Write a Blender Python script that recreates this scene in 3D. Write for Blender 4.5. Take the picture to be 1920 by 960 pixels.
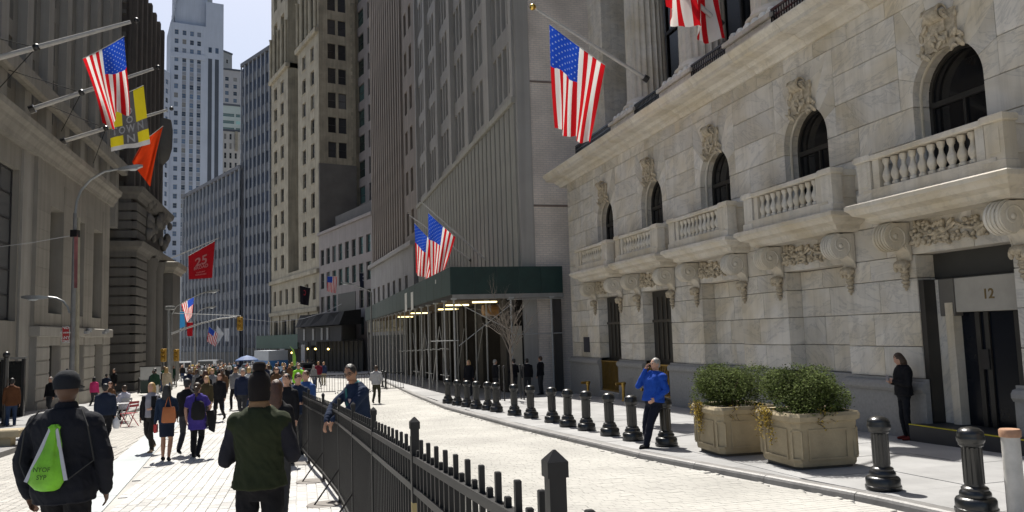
import bpy, math, random
import numpy as np
from mathutils import Vector, Matrix
from mathutils.bvhtree import BVHTree
random.seed(7); rng = np.random.default_rng(7)
for o in list(bpy.data.objects): bpy.data.objects.remove(o)
sc = bpy.context.scene; COL = sc.collection
R = math.radians
# ------------------------------------------------------------------ camera
IW, IH, FP, ROLL, EYE = 1920, 960, 1480.0, 0.030, 2.3
PITCH = math.atan(143 / 1480)
_f = Vector((0, math.cos(PITCH), math.sin(PITCH))); _r = Vector((1, 0, 0)); _u = _r.cross(_f)
CR = math.cos(ROLL) * _r - math.sin(ROLL) * _u; CU = math.sin(ROLL) * _r + math.cos(ROLL) * _u
CAM = Vector((0, 0, EYE))
cd = bpy.data.cameras.new('camera'); cam = bpy.data.objects.new('camera', cd); COL.objects.link(cam)
cam.matrix_world = Matrix((( CR.x, CU.x, -_f.x, 0), (CR.y, CU.y, -_f.y, 0), (CR.z, CU.z, -_f.z, EYE), (0, 0, 0, 1)))
cd.sensor_width = 36; cd.lens = FP / IW * 36; cd.clip_end = 4000; cd.clip_start = .05
sc.camera = cam
sc.render.resolution_x = 1024; sc.render.resolution_y = 512
# ------------------------------------------------------------------ light
SUN_AZ, SUN_EL = -17.0, 58.0          # degrees from +Y (clockwise), above the horizon
w = bpy.data.worlds.new('World'); sc.world = w; w.use_nodes = True
nt = w.node_tree; bg = nt.nodes['Background']; sky = nt.nodes.new('ShaderNodeTexSky')
sky.sky_type = 'NISHITA'; sky.sun_disc = False; sky.sun_elevation = R(SUN_EL); sky.sun_rotation = R(SUN_AZ)
sky.air_density = 1.0; sky.dust_density = 3.0; sky.ozone_density = 1.0
nt.links.new(sky.outputs[0], bg.inputs[0]); bg.inputs[1].default_value = 0.080
sl = bpy.data.lights.new('sun', 'SUN'); sl.energy = 5.0; sl.angle = R(.53); sl.color = (1, .955, .88)
so = bpy.data.objects.new('sun', sl); COL.objects.link(so)
sd = Vector((math.sin(R(SUN_AZ)) * math.cos(R(SUN_EL)), math.cos(R(SUN_AZ)) * math.cos(R(SUN_EL)), math.sin(R(SUN_EL))))
so.rotation_euler = sd.to_track_quat('Z', 'Y').to_euler(); so.location = (0, 0, 60)
sc.view_settings.view_transform = 'Standard'; sc.view_settings.look = 'None'
sc.view_settings.exposure = 0.66; sc.view_settings.gamma = 1
sc.render.engine = 'CYCLES'
# ------------------------------------------------------------------ street frame (n to the right, s along the street)
A = R(15.1)
US = Vector((-math.sin(A), math.cos(A), 0)); NS = Vector((math.cos(A), math.sin(A), 0))
def softplus(x, k=1.5): return k * math.log1p(math.exp(min(40, x / k)))
def gz(s, n=0):
    f = min(1, max(0, (5.2 - n) / 4)); f = f * f * (3 - 2 * f)
    return -.022 * (s - 11) + .04 * softplus(12 - s) * f
def SN(s, n, z=0): return US * s + NS * n + Vector((0, 0, z))
def ray(px, py): return ((px - IW / 2) / FP) * CR - ((py - IH / 2) / FP) * CU + _f
def at_s(px, py, s): d = ray(px, py); return CAM + d * (s / d.dot(US))
def at_n(px, py, n): d = ray(px, py); return CAM + d * (n / d.dot(NS))
def at_d(px, py, y): d = ray(px, py); return CAM + d * (y / d.y)
def sn(p): return p.dot(US), p.dot(NS)
def ground(px, py, dz=0):
    d = ray(px, py); lo, hi = 1, 1
    t = 1.0
    while t < 900:
        p = CAM + d * t
        if p.z < gz(p.dot(US), p.dot(NS)) + dz: break
        t *= 1.004
    return p
ROAD = -.10
# ------------------------------------------------------------------ materials
MATS = {}
def nodes(name):
    m = bpy.data.materials.new(name); m.use_nodes = True
    return m, m.node_tree.nodes, m.node_tree.links, m.node_tree.nodes['Principled BSDF']
def mat(name, col, rough=.75, var=.18, scale=3.0, bump=0.0, metal=0.0, objvar=.0, bscale=None, emit=None, spec=.5, coat=0, streak=0):
    if name in MATS: return MATS[name]
    m, N, L, b = nodes(name)
    c = (col[0], col[1], col[2], 1)
    b.inputs['Roughness'].default_value = rough; b.inputs['Metallic'].default_value = metal
    b.inputs['Specular IOR Level'].default_value = spec; b.inputs['Coat Weight'].default_value = coat
    if emit: b.inputs['Emission Color'].default_value = (*emit[:3], 1); b.inputs['Emission Strength'].default_value = emit[3]
    tc = N.new('ShaderNodeTexCoord'); src = tc.outputs['Object']
    hsv = N.new('ShaderNodeHueSaturation'); hsv.inputs['Color'].default_value = c
    last = None
    if var:
        nz = N.new('ShaderNodeTexNoise'); nz.inputs['Scale'].default_value = scale; nz.inputs['Detail'].default_value = 6; nz.inputs['Roughness'].default_value = .6
        L.new(src, nz.inputs['Vector'])
        mr = N.new('ShaderNodeMapRange'); mr.inputs[1].default_value = .25; mr.inputs[2].default_value = .75
        mr.inputs[3].default_value = 1 - var; mr.inputs[4].default_value = 1 + var
        L.new(nz.outputs[0], mr.inputs[0]); last = mr.outputs[0]
    if streak:
        mp = N.new('ShaderNodeMapping'); mp.inputs['Scale'].default_value = (1.3, 1.3, .06); L.new(src, mp.inputs[0])
        n2 = N.new('ShaderNodeTexNoise'); n2.inputs['Scale'].default_value = 2.2; n2.inputs['Detail'].default_value = 5; L.new(mp.outputs[0], n2.inputs['Vector'])
        m2 = N.new('ShaderNodeMapRange'); m2.inputs[1].default_value = .3; m2.inputs[2].default_value = .7; m2.inputs[3].default_value = 1 - streak; m2.inputs[4].default_value = 1 + streak
        L.new(n2.outputs[0], m2.inputs[0])
        mu = N.new('ShaderNodeMath'); mu.operation = 'MULTIPLY'; L.new(m2.outputs[0], mu.inputs[0])
        if last: L.new(last, mu.inputs[1])
        else: mu.inputs[1].default_value = 1
        last = mu.outputs[0]
    if objvar:
        oi = N.new('ShaderNodeObjectInfo'); m3 = N.new('ShaderNodeMapRange'); m3.inputs[3].default_value = 1 - objvar; m3.inputs[4].default_value = 1 + objvar
        L.new(oi.outputs['Random'], m3.inputs[0])
        mu = N.new('ShaderNodeMath'); mu.operation = 'MULTIPLY'; L.new(m3.outputs[0], mu.inputs[0])
        if last: L.new(last, mu.inputs[1])
        else: mu.inputs[1].default_value = 1
        last = mu.outputs[0]
    if last: L.new(last, hsv.inputs['Value'])
    L.new(hsv.outputs[0], b.inputs['Base Color'])
    if bump:
        nb = N.new('ShaderNodeTexNoise'); nb.inputs['Scale'].default_value = bscale or scale * 6; nb.inputs['Detail'].default_value = 4; L.new(src, nb.inputs['Vector'])
        bp = N.new('ShaderNodeBump'); bp.inputs['Strength'].default_value = bump; bp.inputs['Distance'].default_value = .02
        L.new(nb.outputs[0], bp.inputs['Height']); L.new(bp.outputs[0], b.inputs['Normal'])
    MATS[name] = m; return m
def marble(name, col, vein, vstr=.5, objvar=.1):
    m, N, L, b = nodes(name); b.inputs['Roughness'].default_value = .55
    tc = N.new('ShaderNodeTexCoord'); oi = N.new('ShaderNodeObjectInfo')
    sc_ = N.new('ShaderNodeVectorMath'); sc_.operation = 'SCALE'; sc_.inputs[0].default_value = (37, 53, 29); L.new(oi.outputs['Random'], sc_.inputs['Scale'])
    ad = N.new('ShaderNodeVectorMath'); L.new(tc.outputs['Object'], ad.inputs[0]); L.new(sc_.outputs[0], ad.inputs[1])
    ang = N.new('ShaderNodeMapRange'); ang.inputs[3].default_value = -.7; ang.inputs[4].default_value = .9; L.new(oi.outputs['Random'], ang.inputs[0])
    rot = N.new('ShaderNodeVectorRotate'); rot.rotation_type = 'X_AXIS'; L.new(ad.outputs[0], rot.inputs['Vector']); L.new(ang.outputs[0], rot.inputs['Angle'])
    mp = N.new('ShaderNodeMapping'); mp.inputs['Scale'].default_value = (1, .55, 1.9); L.new(rot.outputs[0], mp.inputs[0])
    n1 = N.new('ShaderNodeTexNoise'); n1.inputs['Scale'].default_value = 1.5; n1.inputs['Detail'].default_value = 8; n1.inputs['Roughness'].default_value = .62; n1.inputs['Distortion'].default_value = .8
    L.new(mp.outputs[0], n1.inputs['Vector'])
    cr = N.new('ShaderNodeValToRGB'); e = cr.color_ramp.elements
    e[0].position = .36; e[0].color = (1, 1, 1, 1); e[1].position = .64; e[1].color = (0, 0, 0, 1); L.new(n1.outputs[0], cr.inputs[0])
    n2 = N.new('ShaderNodeTexNoise'); n2.inputs['Scale'].default_value = .8; n2.inputs['Detail'].default_value = 5; L.new(ad.outputs[0], n2.inputs['Vector'])
    mx = N.new('ShaderNodeMix'); mx.data_type = 'RGBA'; mx.inputs['A'].default_value = (*col, 1); mx.inputs['B'].default_value = (*vein, 1)
    rg = N.new('ShaderNodeMath'); rg.operation = 'SUBTRACT'; rg.inputs[1].default_value = .47; L.new(n1.outputs[0], rg.inputs[0])
    ra = N.new('ShaderNodeMath'); ra.operation = 'ABSOLUTE'; L.new(rg.outputs[0], ra.inputs[0])
    rm = N.new('ShaderNodeMapRange'); rm.inputs[1].default_value = 0; rm.inputs[2].default_value = .035; rm.inputs[3].default_value = 1; rm.inputs[4].default_value = 0; L.new(ra.outputs[0], rm.inputs[0])
    ml = N.new('ShaderNodeMath'); ml.operation = 'MULTIPLY'; ml.inputs[1].default_value = .45; L.new(cr.outputs[0], ml.inputs[0])
    mxx = N.new('ShaderNodeMath'); mxx.operation = 'MAXIMUM'; L.new(ml.outputs[0], mxx.inputs[0]); L.new(rm.outputs[0], mxx.inputs[1])
    mv = N.new('ShaderNodeMath'); mv.operation = 'MULTIPLY'; mv.inputs[1].default_value = vstr; L.new(mxx.outputs[0], mv.inputs[0]); L.new(mv.outputs[0], mx.inputs['Factor'])
    mx2 = N.new('ShaderNodeMix'); mx2.data_type = 'RGBA'; mx2.blend_type = 'MULTIPLY'; mx2.inputs['Factor'].default_value = 1
    r2 = N.new('ShaderNodeValToRGB'); r2.color_ramp.elements[0].position = .3; r2.color_ramp.elements[0].color = (.84, .78, .66, 1); r2.color_ramp.elements[1].position = .6; r2.color_ramp.elements[1].color = (1, 1, 1, 1)
    L.new(n2.outputs[0], r2.inputs[0]); L.new(mx.outputs['Result'], mx2.inputs['A']); L.new(r2.outputs[0], mx2.inputs['B'])
    hs = N.new('ShaderNodeHueSaturation'); m3 = N.new('ShaderNodeMapRange'); m3.inputs[3].default_value = 1 - objvar; m3.inputs[4].default_value = 1 + objvar
    sm = N.new('ShaderNodeMapping'); sm.inputs['Scale'].default_value = (3.0, 3.0, .22); L.new(tc.outputs['Object'], sm.inputs[0])
    sn_ = N.new('ShaderNodeTexNoise'); sn_.inputs['Scale'].default_value = 1.7; sn_.inputs['Detail'].default_value = 7; sn_.inputs['Roughness'].default_value = .65; L.new(sm.outputs[0], sn_.inputs['Vector'])
    sr = N.new('ShaderNodeMapRange'); sr.inputs[1].default_value = .30; sr.inputs[2].default_value = .52; sr.inputs[3].default_value = .84; sr.inputs[4].default_value = 1.02; L.new(sn_.outputs[0], sr.inputs[0])
    mm_ = N.new('ShaderNodeMath'); mm_.operation = 'MULTIPLY'; L.new(m3.outputs[0], mm_.inputs[0]); L.new(sr.outputs[0], mm_.inputs[1])
    L.new(oi.outputs['Random'], m3.inputs[0]); L.new(mm_.outputs[0], hs.inputs['Value']); L.new(mx2.outputs['Result'], hs.inputs['Color'])
    L.new(hs.outputs[0], b.inputs['Base Color'])
    MATS[name] = m; return m
def brick_mat(name, c1, c2, mortar, w_, h_, rough=.85, axis='xz', msize=.012):
    m, N, L, b = nodes(name); b.inputs['Roughness'].default_value = rough
    tc = N.new('ShaderNodeTexCoord'); sx = N.new('ShaderNodeSeparateXYZ'); cb = N.new('ShaderNodeCombineXYZ'); L.new(tc.outputs['Object'], sx.inputs[0])
    L.new(sx.outputs[axis[0].upper()], cb.inputs['X']); L.new(sx.outputs[axis[1].upper()], cb.inputs['Y'])
    br = N.new('ShaderNodeTexBrick'); br.inputs['Scale'].default_value = 1; br.inputs['Brick Width'].default_value = w_; br.inputs['Row Height'].default_value = h_
    br.inputs['Mortar Size'].default_value = msize; br.inputs['Color1'].default_value = (*c1, 1); br.inputs['Color2'].default_value = (*c2, 1); br.inputs['Mortar'].default_value = (*mortar, 1)
    L.new(cb.outputs[0], br.inputs['Vector'])
    nz = N.new('ShaderNodeTexNoise'); nz.inputs['Scale'].default_value = .5; nz.inputs['Detail'].default_value = 6; L.new(tc.outputs['Object'], nz.inputs['Vector'])
    hs = N.new('ShaderNodeHueSaturation'); mr = N.new('ShaderNodeMapRange'); mr.inputs[1].default_value = .3; mr.inputs[2].default_value = .7; mr.inputs[3].default_value = .78; mr.inputs[4].default_value = 1.18
    L.new(nz.outputs[0], mr.inputs[0]); L.new(mr.outputs[0], hs.inputs['Value']); L.new(br.outputs[0], hs.inputs['Color']); L.new(hs.outputs[0], b.inputs['Base Color'])
    bp = N.new('ShaderNodeBump'); bp.inputs['Strength'].default_value = .6; bp.inputs['Distance'].default_value = .01; bp.invert = True
    L.new(br.outputs['Fac'], bp.inputs['Height']); L.new(bp.outputs[0], b.inputs['Normal'])
    MATS[name] = m; return m
def glassy(name, col, rough=.12, spec=.6, objvar=.35):
    if name in MATS: return MATS[name]
    m, N, L, b = nodes(name); b.inputs['Roughness'].default_value = rough; b.inputs['Specular IOR Level'].default_value = spec
    oi = N.new('ShaderNodeObjectInfo'); cr = N.new('ShaderNodeValToRGB'); cr.color_ramp.interpolation = 'CONSTANT'; e = cr.color_ramp.elements
    e[0].color = (*col, 1); e[1].position = .30; e[1].color = (*[c * .45 for c in col], 1)
    for p_, c_ in ((.62, [c * 1.7 for c in col]), (.86, [.10 + c for c in col]), (.94, [.20, .19, .17])):
        k = e.new(p_); k.color = (*c_, 1)
    L.new(oi.outputs['Random'], cr.inputs[0]); L.new(cr.outputs[0], b.inputs['Base Color']); MATS[name] = m; return m
# ------------------------------------------------------------------ mesh builder
class MB:
    def __init__(s): s.v = []; s.f = []; s.m = []; s.uv = None
    def add(s, vs, fs, m=0):
        k = len(s.v); s.v += [tuple(x) for x in vs]; s.f += [tuple(i + k for i in q) for q in fs]; s.m += [m] * len(fs); return s
    def box(s, x0, x1, y0, y1, z0, z1, m=0, bev=0):
        if bev:
            b = min(bev, (x1 - x0) * .4, (y1 - y0) * .4, (z1 - z0) * .4)
            R8 = []
            for (z, i) in ((z0, b), (z0 + b, 0), (z1 - b, 0), (z1, b)):
                R8.append([(x0 + i, y0 + i, z), (x1 - i, y0 + i, z), (x1 - i, y1 - i, z), (x0 + i, y1 - i, z)])
            return s.loft(R8, m)
        return s.add([(x0, y0, z0), (x1, y0, z0), (x1, y1, z0), (x0, y1, z0), (x0, y0, z1), (x1, y0, z1), (x1, y1, z1), (x0, y1, z1)],
                     [(0, 3, 2, 1), (4, 5, 6, 7), (0, 1, 5, 4), (1, 2, 6, 5), (2, 3, 7, 6), (3, 0, 4, 7)], m)
    def loft(s, rings, m=0, caps=True, close=True):
        n = len(rings[0]); vs = [p for r in rings for p in r]; fs = []
        for i in range(len(rings) - 1):
            for j in range(n if close else n - 1):
                k = (j + 1) % n; fs.append((i * n + j, i * n + k, (i + 1) * n + k, (i + 1) * n + j))
        if caps: fs.append(tuple(range(n - 1, -1, -1))); fs.append(tuple((len(rings) - 1) * n + j for j in range(n)))
        return s.add(vs, fs, m)
    def lathe(s, prof, seg=16, c=(0, 0, 0), m=0, sq=1):
        rings = []
        for r, z in prof:
            rings.append([(c[0] + r * math.cos(2 * math.pi * j / seg), c[1] + r * sq * math.sin(2 * math.pi * j / seg), c[2] + z) for j in range(seg)])
        return s.loft(rings, m)
    def tube(s, pts, rad, seg=8, m=0):
        pts = [Vector(p) for p in pts]
        if not isinstance(rad, (list, tuple)): rad = [rad] * len(pts)
        rings = []; prev = None
        for i, p in enumerate(pts):
            t = (pts[min(i + 1, len(pts) - 1)] - pts[max(i - 1, 0)])
            t = t.normalized() if t.length > 1e-9 else Vector((0, 0, 1))
            if prev is None: a = t.orthogonal().normalized()
            else:
                a = prev - t * prev.dot(t)
                a = a.normalized() if a.length > 1e-6 else t.orthogonal().normalized()
            prev = a; b = t.cross(a)
            rings.append([p + (a * math.cos(2 * math.pi * j / seg) + b * math.sin(2 * math.pi * j / seg)) * rad[i] for j in range(seg)])
        return s.loft(rings, m)
    def bar(s, p0, p1, w_, h_, m=0, up=(0, 0, 1)):
        p0 = Vector(p0); p1 = Vector(p1); t = (p1 - p0).normalized(); u = Vector(up); a = t.cross(u)
        a = a.normalized() if a.length > 1e-6 else t.orthogonal().normalized(); b = a.cross(t)
        a *= w_ / 2; b *= h_ / 2
        return s.loft([[p - a - b, p + a - b, p + a + b, p - a + b] for p in (p0, p1)], m)
    def ell(s, c, r, m=0, seg=10, rings=7, rot=None):
        rr = []
        for i in range(rings + 1):
            th = math.pi * (i + .02) / (rings + .04); q = []
            for j in range(seg):
                ph = 2 * math.pi * j / seg
                v = Vector((r[0] * math.sin(th) * math.cos(ph), r[1] * math.sin(th) * math.sin(ph), -r[2] * math.cos(th)))
                if rot is not None: v = rot @ v
                q.append(v + Vector(c))
            rr.append(q)
        return s.loft(rr, m)
    def prism(s, poly, ax, a0, a1, m=0):
        # poly: list of 2D points; ax: extrusion axis 0/1/2
        def mk(p, a):
            q = list(p); q.insert(ax, a); return tuple(q)
        return s.loft([[mk(p, a) for p in poly] for a in (a0, a1)], m)
    def grid(s, P, m=0):
        r, c = len(P), len(P[0]); vs = [p for q in P for p in q]
        return s.add(vs, [(i * c + j, i * c + j + 1, (i + 1) * c + j + 1, (i + 1) * c + j) for i in range(r - 1) for j in range(c - 1)], m)
    def mesh(s, name, mats, smooth=False):
        me = bpy.data.meshes.new(name); me.from_pydata(s.v, [], s.f)
        mats = mats if isinstance(mats, (list, tuple)) else [mats]
        for m in mats: me.materials.append(m)
        if len(mats) > 1: me.polygons.foreach_set('material_index', s.m)
        if smooth: me.polygons.foreach_set('use_smooth', [True] * len(s.f))
        me.validate(); fix_normals(me)
        if smooth: me.set_sharp_from_angle(angle=R(42))
        return me
    def build(s, name, mats, parent=None, smooth=False, loc=None):
        return link(name, s.mesh(name, mats, smooth), parent, loc)
def fix_normals(me):
    import bmesh
    b = bmesh.new(); b.from_mesh(me); bmesh.ops.recalc_face_normals(b, faces=b.faces); b.to_mesh(me); b.free()
def link(name, data, parent=None, loc=None, rot=None, scale=None):
    o = bpy.data.objects.new(name, data); COL.objects.link(o)
    if parent: o.parent = parent
    if loc is not None: o.location = loc
    if rot is not None: o.rotation_euler = rot
    if scale is not None: o.scale = scale
    return o
def tag(o, label, cat, group=None):
    o['label'] = label; o['category'] = cat
    if group: o['group'] = group
    return o
def thing(name, label, cat, loc=(0, 0, 0), rz=0, group=None):
    o = bpy.data.objects.new(name, None); COL.objects.link(o); o.empty_display_size = .2
    o.location = loc; o.rotation_euler = (0, 0, rz); return tag(o, label, cat, group)
def struct(o): o['kind'] = 'structure'; return o
def stuff(o): o['kind'] = 'stuff'; return o
def copy_tree(o, parent=None):
    c = o.copy(); COL.objects.link(c); c.parent = parent
    for ch in KIDS(o): copy_tree(ch, c)
    return c
def KIDS(o): return list(o.children)
def sthing(name, label, cat, s, n, z=None, group=None, rz=0):   # thing standing in the street frame: local x = n, y = s
    return thing(name, label, cat, SN(s, n, gz(s, n) if z is None else z), A + rz, group)
def text_mesh(txt, size, bold=0.0, align='CENTER', extrude=0.0, sx=1):
    cu = bpy.data.curves.new('lettering', 'FONT'); cu.body = txt; cu.size = size; cu.align_x = align; cu.align_y = 'CENTER'; cu.offset = bold; cu.extrude = extrude; cu.resolution_u = 3
    o = bpy.data.objects.new('lettering', cu); COL.objects.link(o)
    dg = bpy.context.evaluated_depsgraph_get(); me = bpy.data.meshes.new_from_object(o.evaluated_get(dg)); bpy.data.objects.remove(o)
    if sx != 1:
        for v in me.vertices: v.co.x *= sx
    return me
# ================================================================== ground
M_sheet = mat('street_bed', (.36, .35, .33), .9, .25, .8, bump=.4, bscale=9)
M_cob = mat('granite_sett', (.42, .41, .38), .85, .24, .5, bump=.25, bscale=22, objvar=.18)
M_pav = mat('granite_paver', (.43, .425, .41), .85, .30, .8, bump=.4, bscale=25, objvar=.15)
M_slab = mat('sidewalk_slab', (.275, .275, .275), .85, .22, .9, bump=.25, bscale=30, objvar=.09)
M_kerb = mat('kerb_granite', (.20, .195, .19), .5, .25, 3, bump=.3, bscale=25, objvar=.12)
def kn(s):
    P = [(-20, 7.6), (5, 7.45), (9, 7.2), (14.3, 6.3), (21.5, 5.7), (30, 5.3), (40, 5.5), (57, 6.05), (100, 7.5), (400, 7.5)]
    for (a, x), (b, y) in zip(P, P[1:]):
        if s <= b:
            t = (s - a) / (b - a); return x + (y - x) * t
    return 7.5
SS = [-40, -20, -10] + [i * 1.0 for i in range(-4, 40)] + [45, 55, 70, 90, 120, 160, 220, 300, 420, 700]
NN = [-260, -100, -40, -20, -12, -7, -3, 0, .6] + [.6 + .6 * i for i in range(1, 10)] + [7, 9, 14, 30, 80, 260]
st_ = MB().grid([[(n, s, gz(s, n) + ROAD - .018) for n in NN] for s in SS]).build('street', M_sheet); st_.rotation_euler.z = A; struct(st_)
def blocks(cells, hgt, bev, name, mtl, parent, near):
    """cells: list of (n0,n1,s0,s1); the nearest become objects, the rest one mesh"""
    cells.sort(key=lambda c: (c[0] + c[1]) ** 2 / 4 + (c[2] + c[3] - 12) ** 2 / 4 if c[2] > 4 else 1e9)
    def geo(mb, c, jz):
        n0, n1, s0, s1 = c; z = [gz(s, n) + ROAD + jz for s, n in ((s0, n0), (s0, n1), (s1, n1), (s1, n0))]
        b = bev
        lo = [(n0, s0, z[0] - hgt), (n1, s0, z[1] - hgt), (n1, s1, z[2] - hgt), (n0, s1, z[3] - hgt)]
        mi = [(n0, s0, z[0] - b), (n1, s0, z[1] - b), (n1, s1, z[2] - b), (n0, s1, z[3] - b)]
        hi = [(n0 + b, s0 + b, z[0]), (n1 - b, s0 + b, z[1]), (n1 - b, s1 - b, z[2]), (n0 + b, s1 - b, z[3])]
        mb.loft([lo, mi, hi], caps=False); k = len(mb.v); mb.f.append((k - 4, k - 3, k - 2, k - 1)); mb.m.append(0)
    big = MB()
    for i, c in enumerate(cells):
        jz = rng.normal(0, .0009)
        if i < near:
            mb = MB(); geo(mb, c, jz); mb.build(name, mtl, parent)
        else: geo(big, c, jz)
    o = big.build(name + '_field', mtl, parent); stuff(o)
def visible(s, n, pad=40):
    p = SN(s, n, gz(s, n) + ROAD) - CAM; z = p.dot(_f)
    if z < .5: return False
    x = IW / 2 + FP * p.dot(CR) / z; y = IH / 2 - FP * p.dot(CU) / z
    return -pad < x < IW + pad and y < IH + pad
cells = []
s = 3.0; r = 0
while s < 46:
    dl = .115 if s < 26 else .25
    n = .62 - (r % 2) * .11
    while n < 7.6:
        wl = .19 + rng.uniform(-.03, .03)
        if n + wl < kn(s) - .02 and visible(s, n): cells.append((max(n, .6), n + wl - .005, s, s + dl - .005))
        n += wl
    s += dl; r += 1
roadway = link('roadway', None); roadway.rotation_euler.z = A; struct(roadway)
blocks(cells, .03, .003, 'granite_sett', M_cob, roadway, 150)
def edge(s): return -2.75 - .075 * (s - 12.5)
cells = []; cells2 = []
c_ = 0; n = .55
while n > -7.2:
    wl = .155; s = 3.0 - (c_ % 2) * .15
    while s < 46:
        if visible(s, n - .1):
            if n - wl > edge(s): cells.append((n - wl + .007, n, s, s + .293))
            elif n < edge(s) - .75 and n - wl > -7.0: cells2.append((n - wl + .012, n, s, s + .138)); cells2.append((n - wl + .012, n, s + .15, s + .288))
        s += .30
    n -= wl; c_ += 1
plaza = link('plaza_pavement', None); plaza.rotation_euler.z = A; struct(plaza)
blocks(cells, .03, .006, 'granite_paver', M_pav, plaza, 280)
M_cob2 = mat('plaza_sett', (.40, .385, .355), .85, .25, 2.0, bump=.5, bscale=22, objvar=.1)
blocks(cells2, .03, .008, 'plaza_sett', M_cob2, plaza, 60)
M_band = mat('band_stone', (.37, .40, .41), .8, .15, 1.1, bump=.2, bscale=20, objvar=.07)
s = 4.0
while s < 46:
    n0, n1 = edge(s), edge(s + 1.5)
    mb = MB(); q = [(n0 - .74, s), (n0 - .02, s), (n1 - .02, s + 1.485), (n1 - .74, s + 1.485)]
    mb.loft([[(n, t, gz(t, n) + ROAD - .05) for n, t in q], [(n, t, gz(t, n) + ROAD + .001) for n, t in q]]); mb.build('band_slab', M_band, plaza); s += 1.5
# kerb stones and sidewalk slabs, right side
rs = link('right_sidewalk', None); rs.rotation_euler.z = A; struct(rs)
s = -6.0
while s < 100:
    l = 1.7 if s < 45 else 6; e = s + l - .012; pts = []
    prof = [(0, -.16), (.0, -.05), (.015, -.018), (.05, -.001), (.19, .0), (.19, -.16)]
    m_ = 3
    mb = MB(); mb.loft([[(kn(t) + a, t, gz(t, kn(t)) + b) for a, b in prof] for t in [s + (e - s) * i / m_ for i in range(m_ + 1)]]); mb.build('kerb_stone', M_kerb, rs); s += l
cols = [11.86, 10.3, 8.75, 7.2, 5.65, 4.0]
for i in range(31):
    s0 = -4 + 1.45 * i; s1 = s0 + 1.438; off = .0
    for a, b in zip(cols[1:], cols):
        q = []
        for (n, t) in ((a + .012, s0), (b, s0), (b, s1), (a + .012, s1)): q.append((max(n, kn(t) + .2), t))
        if q[1][0] - q[0][0] < .08 and q[2][0] - q[3][0] < .08: continue
        jz = rng.normal(0, .0015)
        MB().loft([[(n, t, gz(t, n) - .08) for n, t in q], [(n, t, gz(t, n) + jz) for n, t in q]]).build('sidewalk_slab', M_slab, rs)
far = MB()
for s0, s1 in ((41, 58), (58, 80), (80, 100)):
    far.loft([[(kn(s0) + .19, s0, gz(s0, 7) + z), (14, s0, gz(s0, 7) + z), (14, s1, gz(s1, 7) + z), (kn(s1) + .19, s1, gz(s1, 7) + z)] for z in (-.1, -.002)])
far.build('sidewalk_bed', M_slab, rs)
# left sidewalk
ls = link('left_sidewalk', None); ls.rotation_euler.z = A; struct(ls)
for i in range(16):
    s0 = 14 + i * 2.0; s1 = s0 + 1.985; n = -7.05
    MB().loft([[(n - .3, t, gz(t) + ROAD - .05), (n, t, gz(t) + ROAD - .05), (n, t, gz(t) + .015), (n - .03, t, gz(t) + .03), (n - .3, t, gz(t) + .03)] for t in (s0, s1)]).build('kerb_stone', M_kerb, ls)
    for k in range(3):
        a, b = n - .31 - 1.62 * k, n - .31 - 1.62 * (k + 1) + .012
        MB().loft([[(b, t, gz(t) - .1 + h), (a, t, gz(t) - .1 + h)][::1] + [(a, t2, gz(t2) - .1 + h), (b, t2, gz(t2) - .1 + h)] for t, t2 in ((s0, s1),) for h in (0, .13)]).build('sidewalk_slab', M_slab, ls)
# ================================================================== marble exchange building (right)
M_mar = marble('marble_block', (.67, .63, .56), (.29, .285, .285), .52, .13)
M_mar2 = marble('marble_trim', (.64, .595, .515), (.37, .35, .315), .35, .05)
M_orn = mat('carved_marble', (.44, .375, .275), .8, .45, 9, bump=.6, bscale=30)
M_gran = mat('grey_granite', (.27, .265, .255), .8, .14, 14, bump=.2, bscale=60, objvar=.06)
M_dkglass = mat('dark_glass', (.008, .008, .009), .05, .2, .5, spec=.5)
M_dkmetal = mat('dark_bronze', (.028, .025, .021), .45, .2, 3)
M_brass = mat('brass', (.42, .27, .07), .35, .25, 4, metal=.9)
M_iron = mat('black_iron', (.012, .012, .014), .35, .2, 6, coat=.3)
N0 = 12.0; Z0 = gz(22, 12)
OFFV = (-N0, -22, -Z0)
ex = thing('exchange_building', 'pale marble classical building with arched windows, balconies and fluted columns at right', 'building', SN(22, N0, Z0), A)
WC = [12.1 + 4.42 * k for k in range(-1, 5)]       # bay centres along s
def part(mb, name, m, smooth=False, parent=None):
    return mb.build(name, m, parent or ex, smooth, None if parent else OFFV)
def stone(mb, name='marble_stone', m=None): return part(mb, name, m or M_mar)
core = MB()
core.box(12.46, 15.9, -6, 34.28, -1.2, 9.3)
core.box(15.2, 16, -6, 34.28, 9.3, 34)
part(core, 'wall_core', mat('mortar', (.17, .155, .13), .95, .2, 2))
SE = 34.3
def row(z0, z1, segs, n0=12.0, depth=.46, wid=1.35, shift=0):
    for a, b in segs:
        if b - a < .12: continue
        k = max(1, round((b - a) / wid)); u = (b - a) / k
        cuts = [a] + [a + u * (i + (.22 if shift and 0 < i < k else 0)) for i in range(1, k)] + [b]
        for p, q in zip(cuts, cuts[1:]):
            j = rng.uniform(-.003, .003)
            stone(MB().box(n0 + j, n0 + depth, p + .006, q - .006, z0 + .006, z1 - .006, bev=.01))
def gaps(hw, lo=-6, hi=SE):
    e = [lo]
    for c in WC: e += [c - hw, c + hw]
    e.append(hi); return [(e[i], e[i + 1]) for i in range(0, len(e), 2)]
HW, HO = .86, 1.12
zs = [1.13, 1.77, 2.46, 3.15, 3.62]
for i, (a, b) in enumerate(zip(zs, zs[1:])): row(a, b, [(p, q) for p, q in gaps(HO) if q > 5], shift=i % 2)
row(3.62, 4.32, [(5, SE)], wid=2.21)
row(4.32, 5.22, [(5, SE)], wid=1.5, shift=1)
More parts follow.
